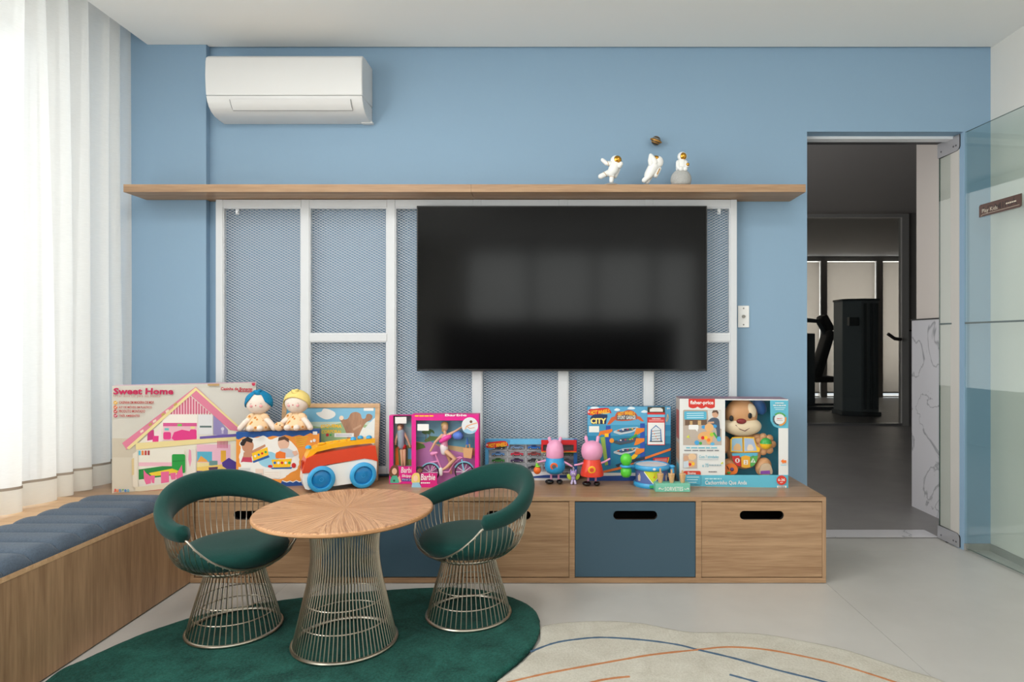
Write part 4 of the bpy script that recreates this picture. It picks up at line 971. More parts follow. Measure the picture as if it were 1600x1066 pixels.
for k in range(5):
    x = .085+k*.033; m = MB(); m.lathe([(.017, 0), (.017, .005), (.011, .007), (.010, .002), (0, .002)], VY, 18, (x, vw/2, .2125+.010*(k/4))); m.build('roof_ring', van, smooth=40)
for (x, y_, z_) in ((.225, .03, .228), (.262, .052, .229), (.298, .03, .230), (.027, .052, .200)):
    MB().lathe([(0, .014), (.008, .0125), (.013, .008), (.014, 0)], VB, 18, (x, y_, z_-.002)).build('roof_button', van, smooth=80)
for wx in (.075, .262):
    for (yy_, sg) in ((-.006, -1), (vw+.006, 1)):
        m = MB(); R_ = rotm(x=PI/2 if sg < 0 else -PI/2)
        m.lathe([(0, -.004), (.058, -.004), (.061, .002), (.061, .012), (.056, .017), (.044, .018), (.042, .012), (.041, .007)], VB, 40, (wx, yy_, .0612), R_)
        m.lathe([(.041, .007), (.036, .010), (.018, .013), (0, .0135)], VB2, 40, (wx, yy_, .0612), R_); wo = m.build('wheel', van, smooth=50)
        MB().tube([(wx+.009*math.cos(a*.62), yy_+sg*.0135, .0612+.009*math.sin(a*.62)) for a in range(11)], .0009, VB, 5, True).build('hub_mark', wo)
m = MB(); m.box(-.004, .006, .028, vw-.028, .100, .140, C(180, 50, 26)); m.build('nose_recess', van, smooth=0)
# ---- doll boxes with open windows
def window_box(par, w_, d_, h_, hole, out, inn, t=.003):
    """carton with a rectangular window; hole = (u0, u1, v0, v1) in the front face"""
    u0, u1, v0, v1 = hole; m = MB(); y0, y1 = -d_/2, d_/2
    m.box(-w_/2, -w_/2+t, y0, y1, 0, h_, out); m.box(w_/2-t, w_/2, y0, y1, 0, h_, out); m.box(-w_/2+t, w_/2-t, y0, y1, h_-t, h_, out); m.box(-w_/2+t, w_/2-t, y0, y1, 0, t, out)
    m.box(-w_/2+t, w_/2-t, y1-t, y1, t, h_-t, inn)
    m.box(-w_/2+t, u0, y0, y0+.002, t, h_-t, out); m.box(u1, w_/2-t, y0, y0+.002, t, h_-t, out); m.box(u0, u1, y0, y0+.002, t, v0, out); m.box(u0, u1, y0, y0+.002, v1, h_-t, out)
    o = m.build('carton', par, smooth=0)
    MB().add([(u0, y0+.003, v0), (u1, y0+.003, v0), (u1, y0+.003, v1), (u0, y0+.003, v1)], [(0, 1, 2, 3)], PLASTIC).build('clear_window', par, smooth=0)
    return o
SKT = C(222, 172, 138, .5); HAIRB = C(206, 172, 110, .5)
V6 = (600, 640, 8.2)
# the box behind
SD = .045; loc, rz, sw = frame_at(608, 3.112, 656, 3.112, SD); shh = .332
sk = thing('doll_box', 'narrow magenta doll box, half hidden behind the bicycle doll box', 'toy box', loc, rz, 'magenta doll boxes')
cs = ((608, 650), (656, 650), (756.5, 756.5))
pf = Print(cs, sw, shh, -SD/2, V6); pbk = Print(cs, sw, shh, SD/2-.003, V6)
a, _ = pf.uv(118, 0); _, v1 = pf.uv(0, 84); _, v0 = pf.uv(0, 732)
window_box(sk, sw, SD, shh, (a, sw/2-.010, v0, v1), CPNK, C(140, 160, 170))
pbk.R(110, 80, 440, 500, C(150, 176, 184)); pbk.R(110, 480, 440, 740, C(120, 130, 70)); pbk.P([(120, 520), (150, 500), (165, 740), (120, 740)], CORG); pbk.R(280, 520, 440, 660, C(90, 150, 190)); pbk.C(300, 200, 46, C(120, 176, 180)); pbk.build('printed_backing', sk, smooth=0)
pf.R(70, 732, 440, 948, CPNK); pf.T('Barbie', 216, 742, 385, 815, CW, .015, .12); pf.T('Skipper', 226, 835, 400, 878, CW, .02, .1); pf.RR(226, 885, 430, 925, 8, C(90, 70, 150)); pf.T('First Jobs', 236, 892, 400, 915, CW, 0)
ps_ = Print(cs, sw, shh, -SD/2, V6); ps_.R(142, 100, 288, 184, C(236, 236, 232)); ps_.build('price_sticker', sk, smooth=0)
pf.P(smooth_closed([(70, 850), (80, 760), (125, 715), (175, 725), (190, 790), (185, 860), (130, 880)], 4), C(112, 68, 44)); pf.C(134, 795, 32, C(232, 190, 160), 42); pf.P([(80, 900), (110, 850), (165, 850), (195, 910), (190, 945), (80, 945)], C(80, 180, 150)); pf.P([(180, 880), (200, 850), (222, 930), (200, 940)], C(232, 190, 160)); pf.C(130, 915, 14, C(40, 90, 70))
pf.build('printed_front', sk, smooth=0)
def Q(pr_, x, y, dy=0.): u, v = pr_.uv(x, y); return (u, dy, v)
K = .00038     # metres per zoomed pixel
m = MB(); f_ = lambda x, y, d=0.: Q(pf, x, y, d)
m.limb([f_(205, 315), f_(205, 420), f_(210, 480)], [.020, .016, .018], C(150, 164, 178)); m.limb([f_(195, 490), f_(242, 490)], [.013, .013], CRED)
m.ell(f_(190, 250), (.0125, .0125, .0165), SKT); m.ell(f_(192, 228, .004), (.016, .014, .014), C(150, 110, 84)); m.limb([f_(210, 540), f_(215, 640), f_(218, 730)], [.0085, .007, .005], SKT); m.limb([f_(248, 540), f_(250, 640), f_(252, 730)], [.0085, .007, .005], SKT)
m.limb([f_(165, 320), f_(140, 400), f_(133, 460)], [.0065, .005, .0045], SKT); m.limb([f_(248, 320), f_(290, 400), f_(322, 490)], [.0065, .005, .0045], SKT); m.limb([f_(196, 285), f_(200, 300)], [.005, .006], SKT)
m.build('doll', sk, smooth=80)
# the bicycle box
BD = .062; loc, rz, bw_ = frame_at(643, 3.035, 748, 3.035, BD); bh = .346
bb = thing('doll_box', 'wide magenta doll box with a blonde doll riding a pink bicycle', 'toy box', loc, rz, 'magenta doll boxes')
cb = ((643, 649), (748, 649), (762, 762))
pf = Print(cb, bw_, bh, -BD/2, V6); pbk = Print(cb, bw_, bh, BD/2-.003, V6)
a, _ = pf.uv(410, 0); b, _ = pf.uv(1165, 0); _, v1 = pf.uv(0, 150); _, v0 = pf.uv(0, 965)
window_box(bb, bw_, BD, bh, (a, b, v0, v1), CPNK, C(120, 176, 200))
pbk.R(360, 120, 1220, 420, C(120, 170, 196)); pbk.R(360, 380, 1220, 560, C(90, 150, 176)); pbk.P([(360, 440), (620, 470), (1220, 540), (1220, 700), (360, 640)], C(206, 176, 130)); pbk.P([(360, 500), (560, 440), (700, 520), (1220, 640), (1220, 1000), (360, 1000)], C(190, 120, 180)); pbk.P([(360, 440), (480, 480), (500, 520), (360, 560)], C(90, 130, 60)); pbk.P([(480, 430), (560, 370), (680, 380), (660, 420), (500, 450)], C(90, 120, 60))
for dx in (0, 45): pbk.L([(500+dx, 430), (515+dx, 310)], 8, C(110, 80, 60)); pbk.P(smooth_closed([(450+dx, 320), (500+dx, 280), (560+dx, 300), (570+dx, 340), (530+dx, 320), (500+dx, 350)], 3), C(70, 110, 60))
pbk.C(1185, 215, 105, C(200, 214, 224)); pbk.build('printed_backing', bb, smooth=0)
pg = Print(cb, bw_, bh, -BD/2, V6); pg.C(1100, 215, 106, C(222, 224, 228)); pg.P([(1010, 280), (1060, 250), (1130, 290), (1190, 260), (1170, 300), (1100, 318), (1040, 305)], C(150, 196, 224)); pg.L([(1040, 260), (1060, 220), (1120, 200), (1195, 180)], 16, SKT); pg.C(1115, 165, 18, C(120, 80, 60)); pg.L([(1060, 225), (1100, 250), (1160, 240)], 8, C(206, 150, 110))
pg.build('round_badge', bb, smooth=0); pt_ = Print(cb, bw_, bh, -BD/2, V6); pt_.W(395, 78, 640, 106, CYEL); pt_.T('Barbie', 780, 66, 1060, 96, CW, .03, .1); pt_.build('top_lettering', bb, smooth=0); ps_ = Print(cb, bw_, bh, -BD/2, V6); ps_.R(428, 195, 574, 280, C(238, 238, 236)); ps_.build('price_sticker', bb, smooth=0)
pf.RR(470, 815, 680, 1000, 6, C(206, 24, 120)); pf.T('Barbie', 470, 828, 655, 908, CW, .015, .1); pf.C(458, 770, 36, C(120, 76, 56), 44); pf.C(432, 752, 18, CK); pf.C(488, 752, 18, CK); pf.P(smooth_closed([(415, 790), (420, 755), (458, 735), (496, 755), (502, 780), (458, 755)], 3), CK)
pf.P(smooth_closed([(350, 930), (360, 850), (400, 815), (450, 825), (460, 880), (455, 945), (400, 950)], 4), C(232, 200, 110)); pf.C(405, 885, 30, C(240, 200, 170), 40); pf.P([(350, 1000), (365, 940), (450, 935), (480, 1000)], C(150, 196, 220)); pf.W(470, 930, 590, 955, CW)
pf.build('printed_front', bb, smooth=0)
f_ = lambda x, y, d=0.: Q(pf, x, y, d)
bk = MB(); PKB = C(238, 150, 200, .35); LBL = C(130, 196, 222, .35)
def wheel_(cx_, cy_, r):
    c_ = Vector(f_(cx_, cy_, 0)); R_ = r*K
    bk.tube([c_+Vector((R_*math.cos(t*PI/14), 0, R_*math.sin(t*PI/14))) for t in range(28)], .0035, CK, 6, True)
    bk.tube([c_+Vector((R_*1.12*math.cos(t*PI/14), 0, R_*1.12*math.sin(t*PI/14))) for t in range(2, 13)], .004, LBL, 6)
    for t in range(10): bk.tube([c_, c_+Vector((R_*math.cos(t*PI/5), 0, R_*math.sin(t*PI/5)))], .0018, C(214, 206, 216), 4)
wheel_(575, 830, 108); wheel_(1015, 820, 112)
bk.tube([f_(640, 590), f_(735, 820)], .004, PKB, 6); bk.tube([f_(575, 700), f_(690, 680)], .0035, PKB, 6); bk.tube([f_(820, 820), f_(880, 710), f_(970, 640)], .004, PKB, 6); bk.tube([f_(735, 820), f_(820, 820)], .0035, PKB, 6); bk.tube([f_(1010, 800), f_(985, 660)], .004, LBL, 6); bk.tube([f_(900, 650), f_(960, 630), f_(990, 640)], .004, PKB, 6); bk.tube([f_(575, 830), f_(640, 740)], .003, PKB, 6)
bk.limb([f_(600, 588), f_(660, 575)], [.010, .006], PKB); bk.build('bicycle', bb, smooth=60)
m = MB(); m.limb([f_(770, 380), f_(760, 440), f_(760, 500)], [.019, .015, .018], C(226, 150, 180)); m.limb([f_(755, 500), f_(760, 560)], [.020, .018], C(236, 224, 228)); m.limb([f_(720, 425, -.008), f_(780, 390, -.014), f_(830, 365, -.008)], [.010, .013, .010], C(232, 60, 160))
m.ell(f_(772, 245), (.0145, .0145, .019), SKT); m.ell(f_(762, 218, .005), (.018, .016, .016), HAIRB); m.limb([f_(742, 240, .008), f_(738, 300, .012)], [.010, .006], HAIRB); m.limb([f_(765, 285), f_(768, 330)], [.006, .008], SKT)
m.limb([f_(730, 350), f_(640, 440), f_(580, 550)], [.008, .0065, .005], SKT); m.limb([f_(810, 345), f_(900, 300), f_(985, 245)], [.008, .006, .005], SKT)
m.limb([f_(780, 555, -.006), f_(900, 645, -.010), f_(790, 760, -.006), f_(720, 800, -.004)], [.013, .011, .008, .005], SKT); m.limb([f_(790, 570, .008), f_(830, 680, .008), f_(840, 840, .008)], [.012, .009, .006], C(190, 140, 110)); m.limb([f_(715, 785, -.006), f_(718, 850, -.006)], [.010, .008], CW)
m.build('doll', bb, smooth=80)
m = MB(); m.ell(f_(935, 355), (.026, .018, .020), C(90, 130, 220)); m.tube([f_(905, 335), f_(925, 270), f_(965, 330)], .003, C(90, 130, 220), 6); m.build('helmet', bb, smooth=80)
m = MB(); m.prism([f_(1005, 510)[::2], f_(1130, 515)[::2], f_(1110, 645)[::2], f_(1012, 630)[::2]], -.010, .012, C(222, 168, 120)); m.tube([f_(1040, 515), f_(1045, 470), f_(1085, 470), f_(1090, 515)], .003, C(222, 168, 120), 6); m.build('basket', bb, smooth=0)
m = MB(); m.prism([f_(1040, 470)[::2], f_(1055, 370)[::2], f_(1075, 470)[::2]], -.004, .006, C(50, 100, 190)); m.build('bottle', bb, smooth=0)
# ---- car pack
def logo_hot(p, x0, y0, x1, y1, sh=0.):
    h = y1-y0; w_ = x1-x0
    fl_ = [(x0-.04*w_, y0+.55*h), (x0+.06*w_, y0+.12*h), (x0+.3*w_, y0+.02*h), (x0+.62*w_, y0-.12*h), (x0+.9*w_, y0-.1*h), (x1+.02*w_, y0+.35*h), (x1+.05*w_, y0+.8*h), (x0+.93*w_, y0+.62*h), (x0+.7*w_, y0+.68*h), (x0+.45*w_, y0+1.0*h), (x0+.2*w_, y0+1.12*h), (x0, y0+1.0*h)]
    p.P(smooth_closed(fl_, 4), CRED)
    p.T('HOT WHEELS', x0+.10*w_, y0+.1*h, x0+.97*w_, y0+.82*h, CYEL, .03, .05, lambda a, b, x, y: (x, y+h*(.16-.26*a+.10*math.sin(a*3))))
    p.C(x0+.02*w_, y0+.55*h, .045*w_, C(240, 200, 200))
CDp = .036; loc, rz, cw_ = frame_at(758, 3.19, 902, 3.19, CDp); chh = .205
cp = thing('toy_car_pack', 'wide blue display pack of many small toy cars behind the blue figure', 'toy box', loc, rz)
cc = ((758, 686), (902, 686), (750.5, 750.5))
V7 = (740, 670, 8.889)
pf = Print(cc, cw_, chh, -CDp/2, V7); pbk = Print(cc, cw_, chh, .004, V7)
a, _ = pf.uv(205, 0); b, _ = pf.uv(1390, 0); _, v1 = pf.uv(0, 215); _, v0 = pf.uv(0, 600)
cart = MB(); T_ = C(60, 140, 200); y0, y1 = -CDp/2, CDp/2
cart.box(-cw_/2, cw_/2, .004, y1, 0, chh, C(170, 172, 178)); cart.box(-cw_/2, a, y0, .004, 0, chh, C(90, 170, 220)); cart.box(b, cw_/2, y0, .004, 0, chh, C(30, 100, 170)); cart.box(a, b, y0, .004, v1, chh, C(100, 180, 224)); cart.box(a, b, y0, .004, 0, v0, C(226, 226, 230))
cart.build('carton', cp, smooth=0)
cols = [C(40, 44, 50), C(120, 150, 190), C(30, 110, 200), C(60, 60, 66), C(220, 150, 30), C(90, 140, 200), C(200, 40, 70), C(150, 60, 60), C(220, 216, 190), C(50, 100, 70), C(60, 130, 60), C(70, 50, 90), C(60, 62, 66), C(210, 212, 216), C(110, 104, 120), C(160, 60, 50), C(90, 90, 100), C(50, 60, 70), C(130, 40, 60), C(80, 86, 90)]
for rI, yc in enumerate((262, 355, 445, 545)):
    for cI, xc in enumerate((340, 600, 840, 1060, 1300)):
        m = MB(); cx_, _, cz_ = Q(pf, xc, yc); L_, h_ = .030, .011; col = cols[rI*5+cI]; v_ = rg.uniform(.8, 1.15)
        m.X = Matrix.Translation((cx_, -.006, cz_)) @ Matrix.Scale(1.05, 4)
        m.prism([(-L_, -.004), (L_, -.004), (L_*.98, .003), (L_*.55, .004*v_), (L_*.2, .0095*v_), (-L_*.35, .0095), (-L_*.62, .004), (-L_*.98, .0035*v_)], -.008, .008, col)
        m.prism([(L_*.42, .0042*v_), (L_*.16, .0085*v_), (-L_*.3, .0085), (-L_*.5, .0042)], -.0083, -.008, CK)
        for sx_ in (-.58, .58): m.lathe([(0, .002), (.003, .002), (.003, .001), (.0052, .0015), (.0052, -.002)], CK, 12, (sx_*L_, -.0085, -.004), rotm(x=PI/2)); m.lathe([(0, .0022), (.0024, .0022)], C(200, 200, 206), 10, (sx_*L_, -.0085, -.004), rotm(x=PI/2))
        m.build('toy_car', cp, smooth=30)
tray = MB()
for yc in (305, 398, 490): _, _, z_ = Q(pf, 0, yc); tray.box(a, b, -.002, .004, z_-.0025, z_+.0025, C(196, 198, 204))
for xc in (470, 725, 950, 1180): x_, _, _ = Q(pf, xc, 0); tray.box(x_-.003, x_+.003, -.002, .004, v0, v1, C(190, 192, 198))
tray.build('blister_tray', cp, smooth=0)
MB().add([(a, y0+.002, v0), (b, y0+.002, v0), (b, y0+.002, v1), (a, y0+.002, v1)], [(0, 1, 2, 3)], PLASTIC).build('clear_window', cp, smooth=0)
pf.P(smooth_closed([(150, 220), (170, 160), (480, 150), (500, 200), (480, 260), (440, 215), (330, 245), (240, 290), (165, 275)], 3), C(80, 150, 200))
logo_hot(pf, 180, 178, 470, 258)
for k in range(6):
    x = 250+k*92; y = 590+6*math.sin(k*2); c_ = (CBLU, C(70, 130, 60), C(206, 60, 40), C(230, 180, 30), C(40, 70, 130), C(60, 120, 190))[k]
    pf.P([(x-55, y+34), (x-52, y+6), (x-26, y-28), (x+26, y-30), (x+50, y+4), (x+55, y+34)], c_); pf.P([(x-20, y-20), (x+22, y-22), (x+34, y-2), (x-30, y)], C(40, 50, 66)); pf.C(x-30, y+34, 14, CK); pf.C(x+30, y+34, 14, CK)
pf.T('HOT WHEELS', 1150, 600, 1340, 632, CK, .03, .1); pf.R(600, 640, 1430, 682, C(40, 70, 140)); pf.P([(600, 640), (1000, 640), (600, 682)], C(232, 232, 236))
pf.build('printed_front', cp, smooth=0)
rp = MB(); r0 = Q(pf, 940, 320); r1 = Q(pf, 1430, 150); e = .006; w0 = Q(pf, 965, 298); w1 = Q(pf, 1390, 215)
for (xa, xb, za, zb_) in ((r0[0], r1[0], w1[2], r1[2]), (r0[0], r1[0], r0[2], w0[2]), (r0[0], w0[0], w0[2], w1[2]), (w1[0], r1[0], w0[2], w1[2])): rp.box(xa, xb, y0-.012, y0-.001, za, zb_, C(206, 30, 36))
rp.box(r0[0], r1[0], y0-.0125, y0-.001, r0[2], r0[2]+.003, CYEL); rp.box(w0[0], w1[0], y0-.004, y0-.001, w0[2], w1[2], C(70, 66, 66)); rp.build('bonus_sleeve', cp, smooth=0)
# ---- stunt garage box
GD = .040; loc, rz, gw_ = frame_at(918, 3.185, 1048, 3.185, GD); gh = .368
gb = thing('track_set_box', 'tall teal blue race track box reading City Stunt Garage', 'toy box', loc, rz)
box_shell('carton', gw_, GD, gh, C(30, 110, 150), gb)
p = Print(((918, 635.5), (1048, 635.5), (751, 751)), gw_, gh, -GD/2, (910, 625, 8.2))
TE = C(36, 130, 168); p.R(60, 80, 1140, 1040, TE); p.R(60, 80, 1140, 320, C(90, 166, 206)); p.R(60, 320, 1140, 460, C(64, 150, 190)); p.R(800, 560, 1140, 830, C(20, 100, 140))
for x, y, r in ((440, 125, 34), (150, 100, 50), (620, 105, 44), (790, 150, 40), (900, 200, 30)): p.P(smooth_closed([(x-r, y+8), (x-r*.4, y-14), (x+r*.3, y-18), (x+r*1.3, y+2), (x+r*.4, y+16)], 3), C(226, 236, 242))
logo_hot(p, 76, 112, 355, 190); p.P([(110, 215), (150, 185), (230, 180), (320, 190), (320, 228), (110, 228)], C(30, 50, 90))
p.P([(98, 228), (315, 222), (300, 310), (120, 312)], C(30, 40, 80)); p.T('CITY', 104, 232, 306, 306, C(250, 226, 130), .05)
p.P([(315, 315), (370, 225), (430, 205), (425, 250), (350, 315)], C(206, 96, 50)); p.P([(790, 275), (740, 215), (690, 205), (700, 240), (760, 275)], C(206, 96, 50))
p.P(smooth_closed([(430, 265), (440, 160), (520, 150), (600, 128), (680, 165), (695, 250)], 3), C(190, 90, 60)); p.P([(440, 258), (442, 195), (690, 190), (688, 246)], C(60, 70, 80)); p.T('STUNT GARAGE', 450, 202, 682, 248, C(230, 230, 226), .02); p.T('HOT WHEELS', 455, 145, 670, 195, CYEL, .02, .05, lambda a, b, x, y: (x, y+60*(a-.55)**2))
p.R(84, 335, 214, 415, C(236, 236, 230))
for x in (330, 770): p.R(x-30, 300 if x > 500 else 330, x+30, 840, C(40, 80, 170))
p.P([(230, 480), (285, 470), (330, 830), (290, 840)], C(150, 180, 80)); p.P([(200, 470), (225, 400), (380, 370), (385, 400), (330, 440), (330, 470), (250, 440)], C(232, 120, 40)); p.R(285, 430, 335, 475, CYEL)
for (y, fl2) in ((390, 0), (520, 1), (650, 0)):
    p.P([(400, y+10), (520, y-30), (700, y-45), (740, y-20), (620, y+30), (480, y+55), (400, y+30)], C(190, 200, 206) if not fl2 else C(70, 80, 90)); p.P([(430, y+8), (540, y-22), (690, y-34), (640, y+2), (500, y+28)], C(60, 80, 110))
    for k in range(7): p.R(450+k*30, y-8-k*3, 470+k*30, y+6-k*3, (CORG, C(60, 120, 200), CW, C(40, 50, 70), CRED, C(40, 150, 90), CYEL)[(k+fl2) % 7])
    p.P([(690, y-30), (795, y-30), (790, y+10), (700, y+55), (660, y+60)], C(232, 130, 40))
p.C(375, 520, 30, C(240, 150, 40)); p.P([(590, 500), (690, 430), (700, 455), (620, 505)], CGRN); p.P([(610, 740), (660, 690), (710, 710), (650, 770)], CYEL)
p.P([(270, 905), (460, 860), (600, 790), (800, 730), (1140, 615), (1140, 645), (830, 750), (470, 890), (270, 935)], C(226, 120, 50)); p.P([(420, 830), (600, 770), (800, 720), (800, 760), (450, 860)], C(40, 60, 80))
p.R(830, 220, 1055, 578, C(206, 60, 60)); p.R(838, 290, 1048, 568, C(238, 238, 236)); p.W(890, 232, 1000, 250, CW); p.R(850, 252, 1040, 276, C(226, 130, 130))
p.P([(875, 380), (940, 320), (1005, 375), (1015, 530), (865, 530)], C(40, 110, 170)); p.P([(890, 375), (940, 335), (995, 375), (1000, 525), (885, 525)], C(220, 226, 230))
for k in range(4): p.L([(880, 400+k*34), (1000, 388+k*34)], 8, C(120, 130, 136)); p.C(900+20*k, 400+k*34, 7, CORG)
p.R(860, 524, 1025, 536, CK); p.R(832, 88, 1052, 160, C(60, 56, 40)); p.P([(860, 150), (862, 115), (900, 100), (1000, 100), (1028, 118), (1030, 150)], C(226, 226, 220)); p.R(830, 160, 1056, 186, CRED); p.R(832, 186, 1054, 220, C(120, 190, 220))
p.T('4+', 1078, 95, 1118, 122, CW, .03); p.L([(1070, 270), (1090, 180), (1100, 230), (1075, 280)], 8, C(220, 180, 120)); p.R(1065, 320, 1130, 390, C(40, 130, 180))
p.P([(905, 740), (1110, 730), (1092, 805), (900, 795)], C(206, 40, 44)); p.L([(1106, 734), (1090, 800)], 10, CYEL)
for k in range(3): p.L([(925, 758+k*15), (1080, 752+k*15)], 5, C(240, 200, 190))
p.R(60, 930, 1140, 1000, C(222, 222, 220)); p.P([(60, 975), (500, 965), (1140, 985), (1140, 1045), (60, 1045)], C(30, 70, 140))
p.build('printed_front', gb, smooth=0)
# ---- two plain pink toy figures (generic stand-ins: no face)
PKS = M((232, 160, 196), .38, var=.01); SHOE = C(16, 16, 18, .15)
def figure(px, Y, label, dress, badge, badge2, hh, tall, prof, arms, ear):
    r = thing('toy_figure', label, 'toy figure', ((px-CXP)*Y/1000, Y, TOPZ), 0, 'two pink headed toy figures')
    for s_ in (-1, 1):
        m = MB(); m.ell((s_*.0225-.004*(s_ < 0), -.014, .0115), (.0155 if s_ > 0 else .022, .024, .0112), SHOE, seg=18, rings=12); m.build('shoe', r, smooth=80)
        MB().tube([(s_*.018, 0, .014), (s_*.018, 0, .050)], .0052, PKS, 10).build('leg', r)
    MB().lathe(prof, dress, 40).build('body', r, smooth=60)
    zb_ = (prof[2][1]+prof[-3][1])/2; rb = max(q[0] for q in prof)*.93
    b = MB(); b.lathe([(0, .003), (.016, .0026), (.0185, 0)], badge, 24, (-.004, -rb, zb_+.004), rotm(x=PI/2+.12)); b.lathe([(0, .0042), (.010, .0036), (.011, .002)], badge2, 20, (-.004, -rb, zb_+.004), rotm(x=PI/2+.12)); b.build('badge', r)
    h = MB(); h.lathe(hh, PKS, 36); hd = h.build('head', r, smooth=60)
    for s_ in (-1, 1):
        MB().limb([(s_*ear[0], 0, ear[1]), (s_*(ear[0]+.004), 0, ear[1]+ear[2])], [ear[3]*.9, ear[3]], PKS).build('ear', hd, smooth=80)
        a = arms[0 if s_ < 0 else 1]; MB().limb([(s_*.040, -.004, a[0]), (s_*.062, -.012, a[1]), (s_*.083, -.018, a[2])], [.0052, .0048, .0046], PKS).build('arm', r, smooth=80)
    return r
F1Y, F2Y = 3.125, 3.085
bp1 = [(0, .046), (.024, .047), (.040, .056), (.048, .070), (.0505, .088), (.048, .104), (.044, .118), (.041, .127), (0, .128)]
figure(867, F1Y, 'pink headed toy figure in a round blue body, in front of the car pack', C(40, 156, 216, .25), C(236, 104, 50), C(90, 100, 110), [(.040, .127), (.043, .135), (.0425, .165), (.037, .190), (.025, .206), (.010, .213), (0, .214)], 0, bp1, ((.112, .110, .106), (.108, .098, .086)), (.023, .203, .016, .009))
bp2 = [(0, .046), (.040, .045), (.0555, .048), (.0565, .056), (.050, .085), (.043, .112), (.038, .128), (0, .129)]
figure(925, F2Y, 'pink headed toy figure in a flared red dress with tall ears', C(230, 66, 44, .25), C(250, 190, 40), C(226, 84, 50), [(.040, .128), (.048, .140), (.0525, .160), (.051, .180), (.043, .198), (.028, .209), (.010, .214), (0, .2145)], 0, bp2, ((.108, .102, .100), (.106, .116, .130)), (.025, .206, .024, .0085))
# charms the figures hold
m = MB(); ox_ = (839.5-CXP)*3.107/1000
ch = thing('orange_charm', 'small toy orange with green leaf hung on the blue figure hand', 'toy', (ox_, 3.107, .440))
MB().ell((0, 0, .012), (.0185, .017, .019), C(238, 110, 40, .35)).build('fruit', ch, smooth=80)
m = MB(); m.limb([(0, 0, .030), (-.002, 0, .042)], [.010, .006], C(120, 200, 50)); m.ell((.002, -.001, .031), (.013, .011, .005), C(140, 206, 60)); m.build('leaf', ch, smooth=80)
MB().tube([(-.002+.004*math.cos(t*PI/6), .0, .055+.009*math.sin(t*PI/6)) for t in range(12)], .0014, C(226, 230, 214), 5, True).build('loop', ch)
dc = thing('winged_charm', 'small lilac winged charm dangling between the two pink figures', 'toy', ((896-CXP)*3.105/1000, 3.105, TOPZ))
LIL = C(170, 150, 210, .5); m = MB(); m.ell((0, 0, .050), (.017, .014, .016), LIL); m.ell((0, 0, .030), (.011, .010, .014), LIL)
for s_ in (-1, 1): m.limb([(s_*.006, -.004, .018), (s_*.009, -.010, .006)], [.0055, .006], C(200, 188, 226)); m.ell((s_*.012, .0, .064), (.004, .003, .008), LIL)
m.build('body', dc, smooth=80)
for s_ in (-1, 1): m = MB(); m.ell((s_*.019, .006, .034), (.011, .0025, .016), C(180, 206, 60), rotm(y=s_*.6)); m.build('wing', dc, smooth=80)
m = MB(); m.ell((-.005, -.013, .053), (.0028, .002, .004), CW); m.ell((.005, -.013, .053), (.0028, .002, .004), CW); m.build('eyes', dc, smooth=80); m = None
MB().tube([(.003*math.cos(t*PI/6), 0, .073+.010*math.sin(t*PI/6)) for t in range(12)], .0013, C(220, 206, 226), 5, True).build('loop', dc)
# small ball toy half behind the right chair
rt = thing('rattle_ball', 'small purple and red rattle with orange top beside the right chair back', 'toy', ((820-CXP)*3.03/1000, 3.03, TOPZ))
MB().lathe([(0, 0), (.018, .002), (.028, .014), (.030, .028), (.0295, .031)], C(130, 80, 160), 24).build('lower_shell', rt, smooth=70)
MB().lathe([(.0295, .031), (.028, .044), (.018, .056), (0, .060)], C(214, 70, 100), 24).build('upper_shell', rt, smooth=70)
MB().limb([(0, 0, .060), (.0, 0, .070)], [.012, .008], CORG).build('knob', rt, smooth=80); MB().tube([(0, 0, .074), (-.006, 0, .086), (-.016, 0, .092)], .004, C(90, 190, 220), 8).build('handle', rt)
# ---- drum with maraca
DB = C(60, 160, 214, .3); dx_, dy_ = (1018-CXP)*3.085/1000, 3.085
dm = thing('toy_drum', 'blue and white baby drum with a yellow patterned side', 'toy drum', (dx_, dy_, TOPZ))
MB().lathe([(0, .0), (.084, .0), (.087, .004), (.087, .016), (.082, .022), (.079, .022)], DB, 48).build('lower_rim', dm, smooth=40)
MB().lathe([(.077, .020), (.077, .086)], C(90, 110, 170), 48).build('shell', dm)
MB().lathe([(.078, .080), (.084, .082), (.088, .088), (.088, .098), (.083, .104), (.076, .104), (.074, .101)], DB, 48).build('upper_rim', dm, smooth=40)
MB().lathe([(.074, .101), (.04, .1025), (0, .103)], C(226, 232, 236, .3), 48).build('drum_head', dm, smooth=60)
m = MB()
def onshell(pts, mat_, off=.0006):
    V = [((.077+off)*math.sin(a), -(.077+off)*math.cos(a), z) for a, z in pts]; n = len(V); m.add(V, [tuple(range(n))], mat_)
for j in range(12):
    a_, b_ = -.62+j*.095, -.62+(j+1)*.095
    za, zb__ = .026+abs(a_+.05)*.094, .026+abs(b_+.05)*.094
    onshell([(a_, za), (b_, zb__), (b_, .080), (a_, .080)], C(214, 220, 50)); onshell([(a_, za-.006), (b_, zb__-.006), (b_, zb__), (a_, za)], CW, .0008)
m.build('printed_side', dm, smooth=0)
for a_ in (-1.0, .95):
    m = MB(); onshell([(a_-.10, .030), (a_+.10, .030), (a_+.13, .050), (a_+.06, .066), (a_-.06, .066), (a_-.13, .050)], C(216, 190, 170), .0008); onshell([(a_-.12, .058), (a_-.06, .074), (a_+.06, .074), (a_+.12, .058)], C(90, 90, 150), .0010); m.build('side_picture', dm, smooth=0)
m = MB(); onshell([(-.03, .050), (.05, .050), (.05, .058), (-.03, .058)], C(230, 130, 40), .0014); onshell([(.03, .05), (.05, .05), (.05, .072), (.03, .070)], C(230, 130, 40), .0014)
m.build('note_mark', dm, smooth=0)
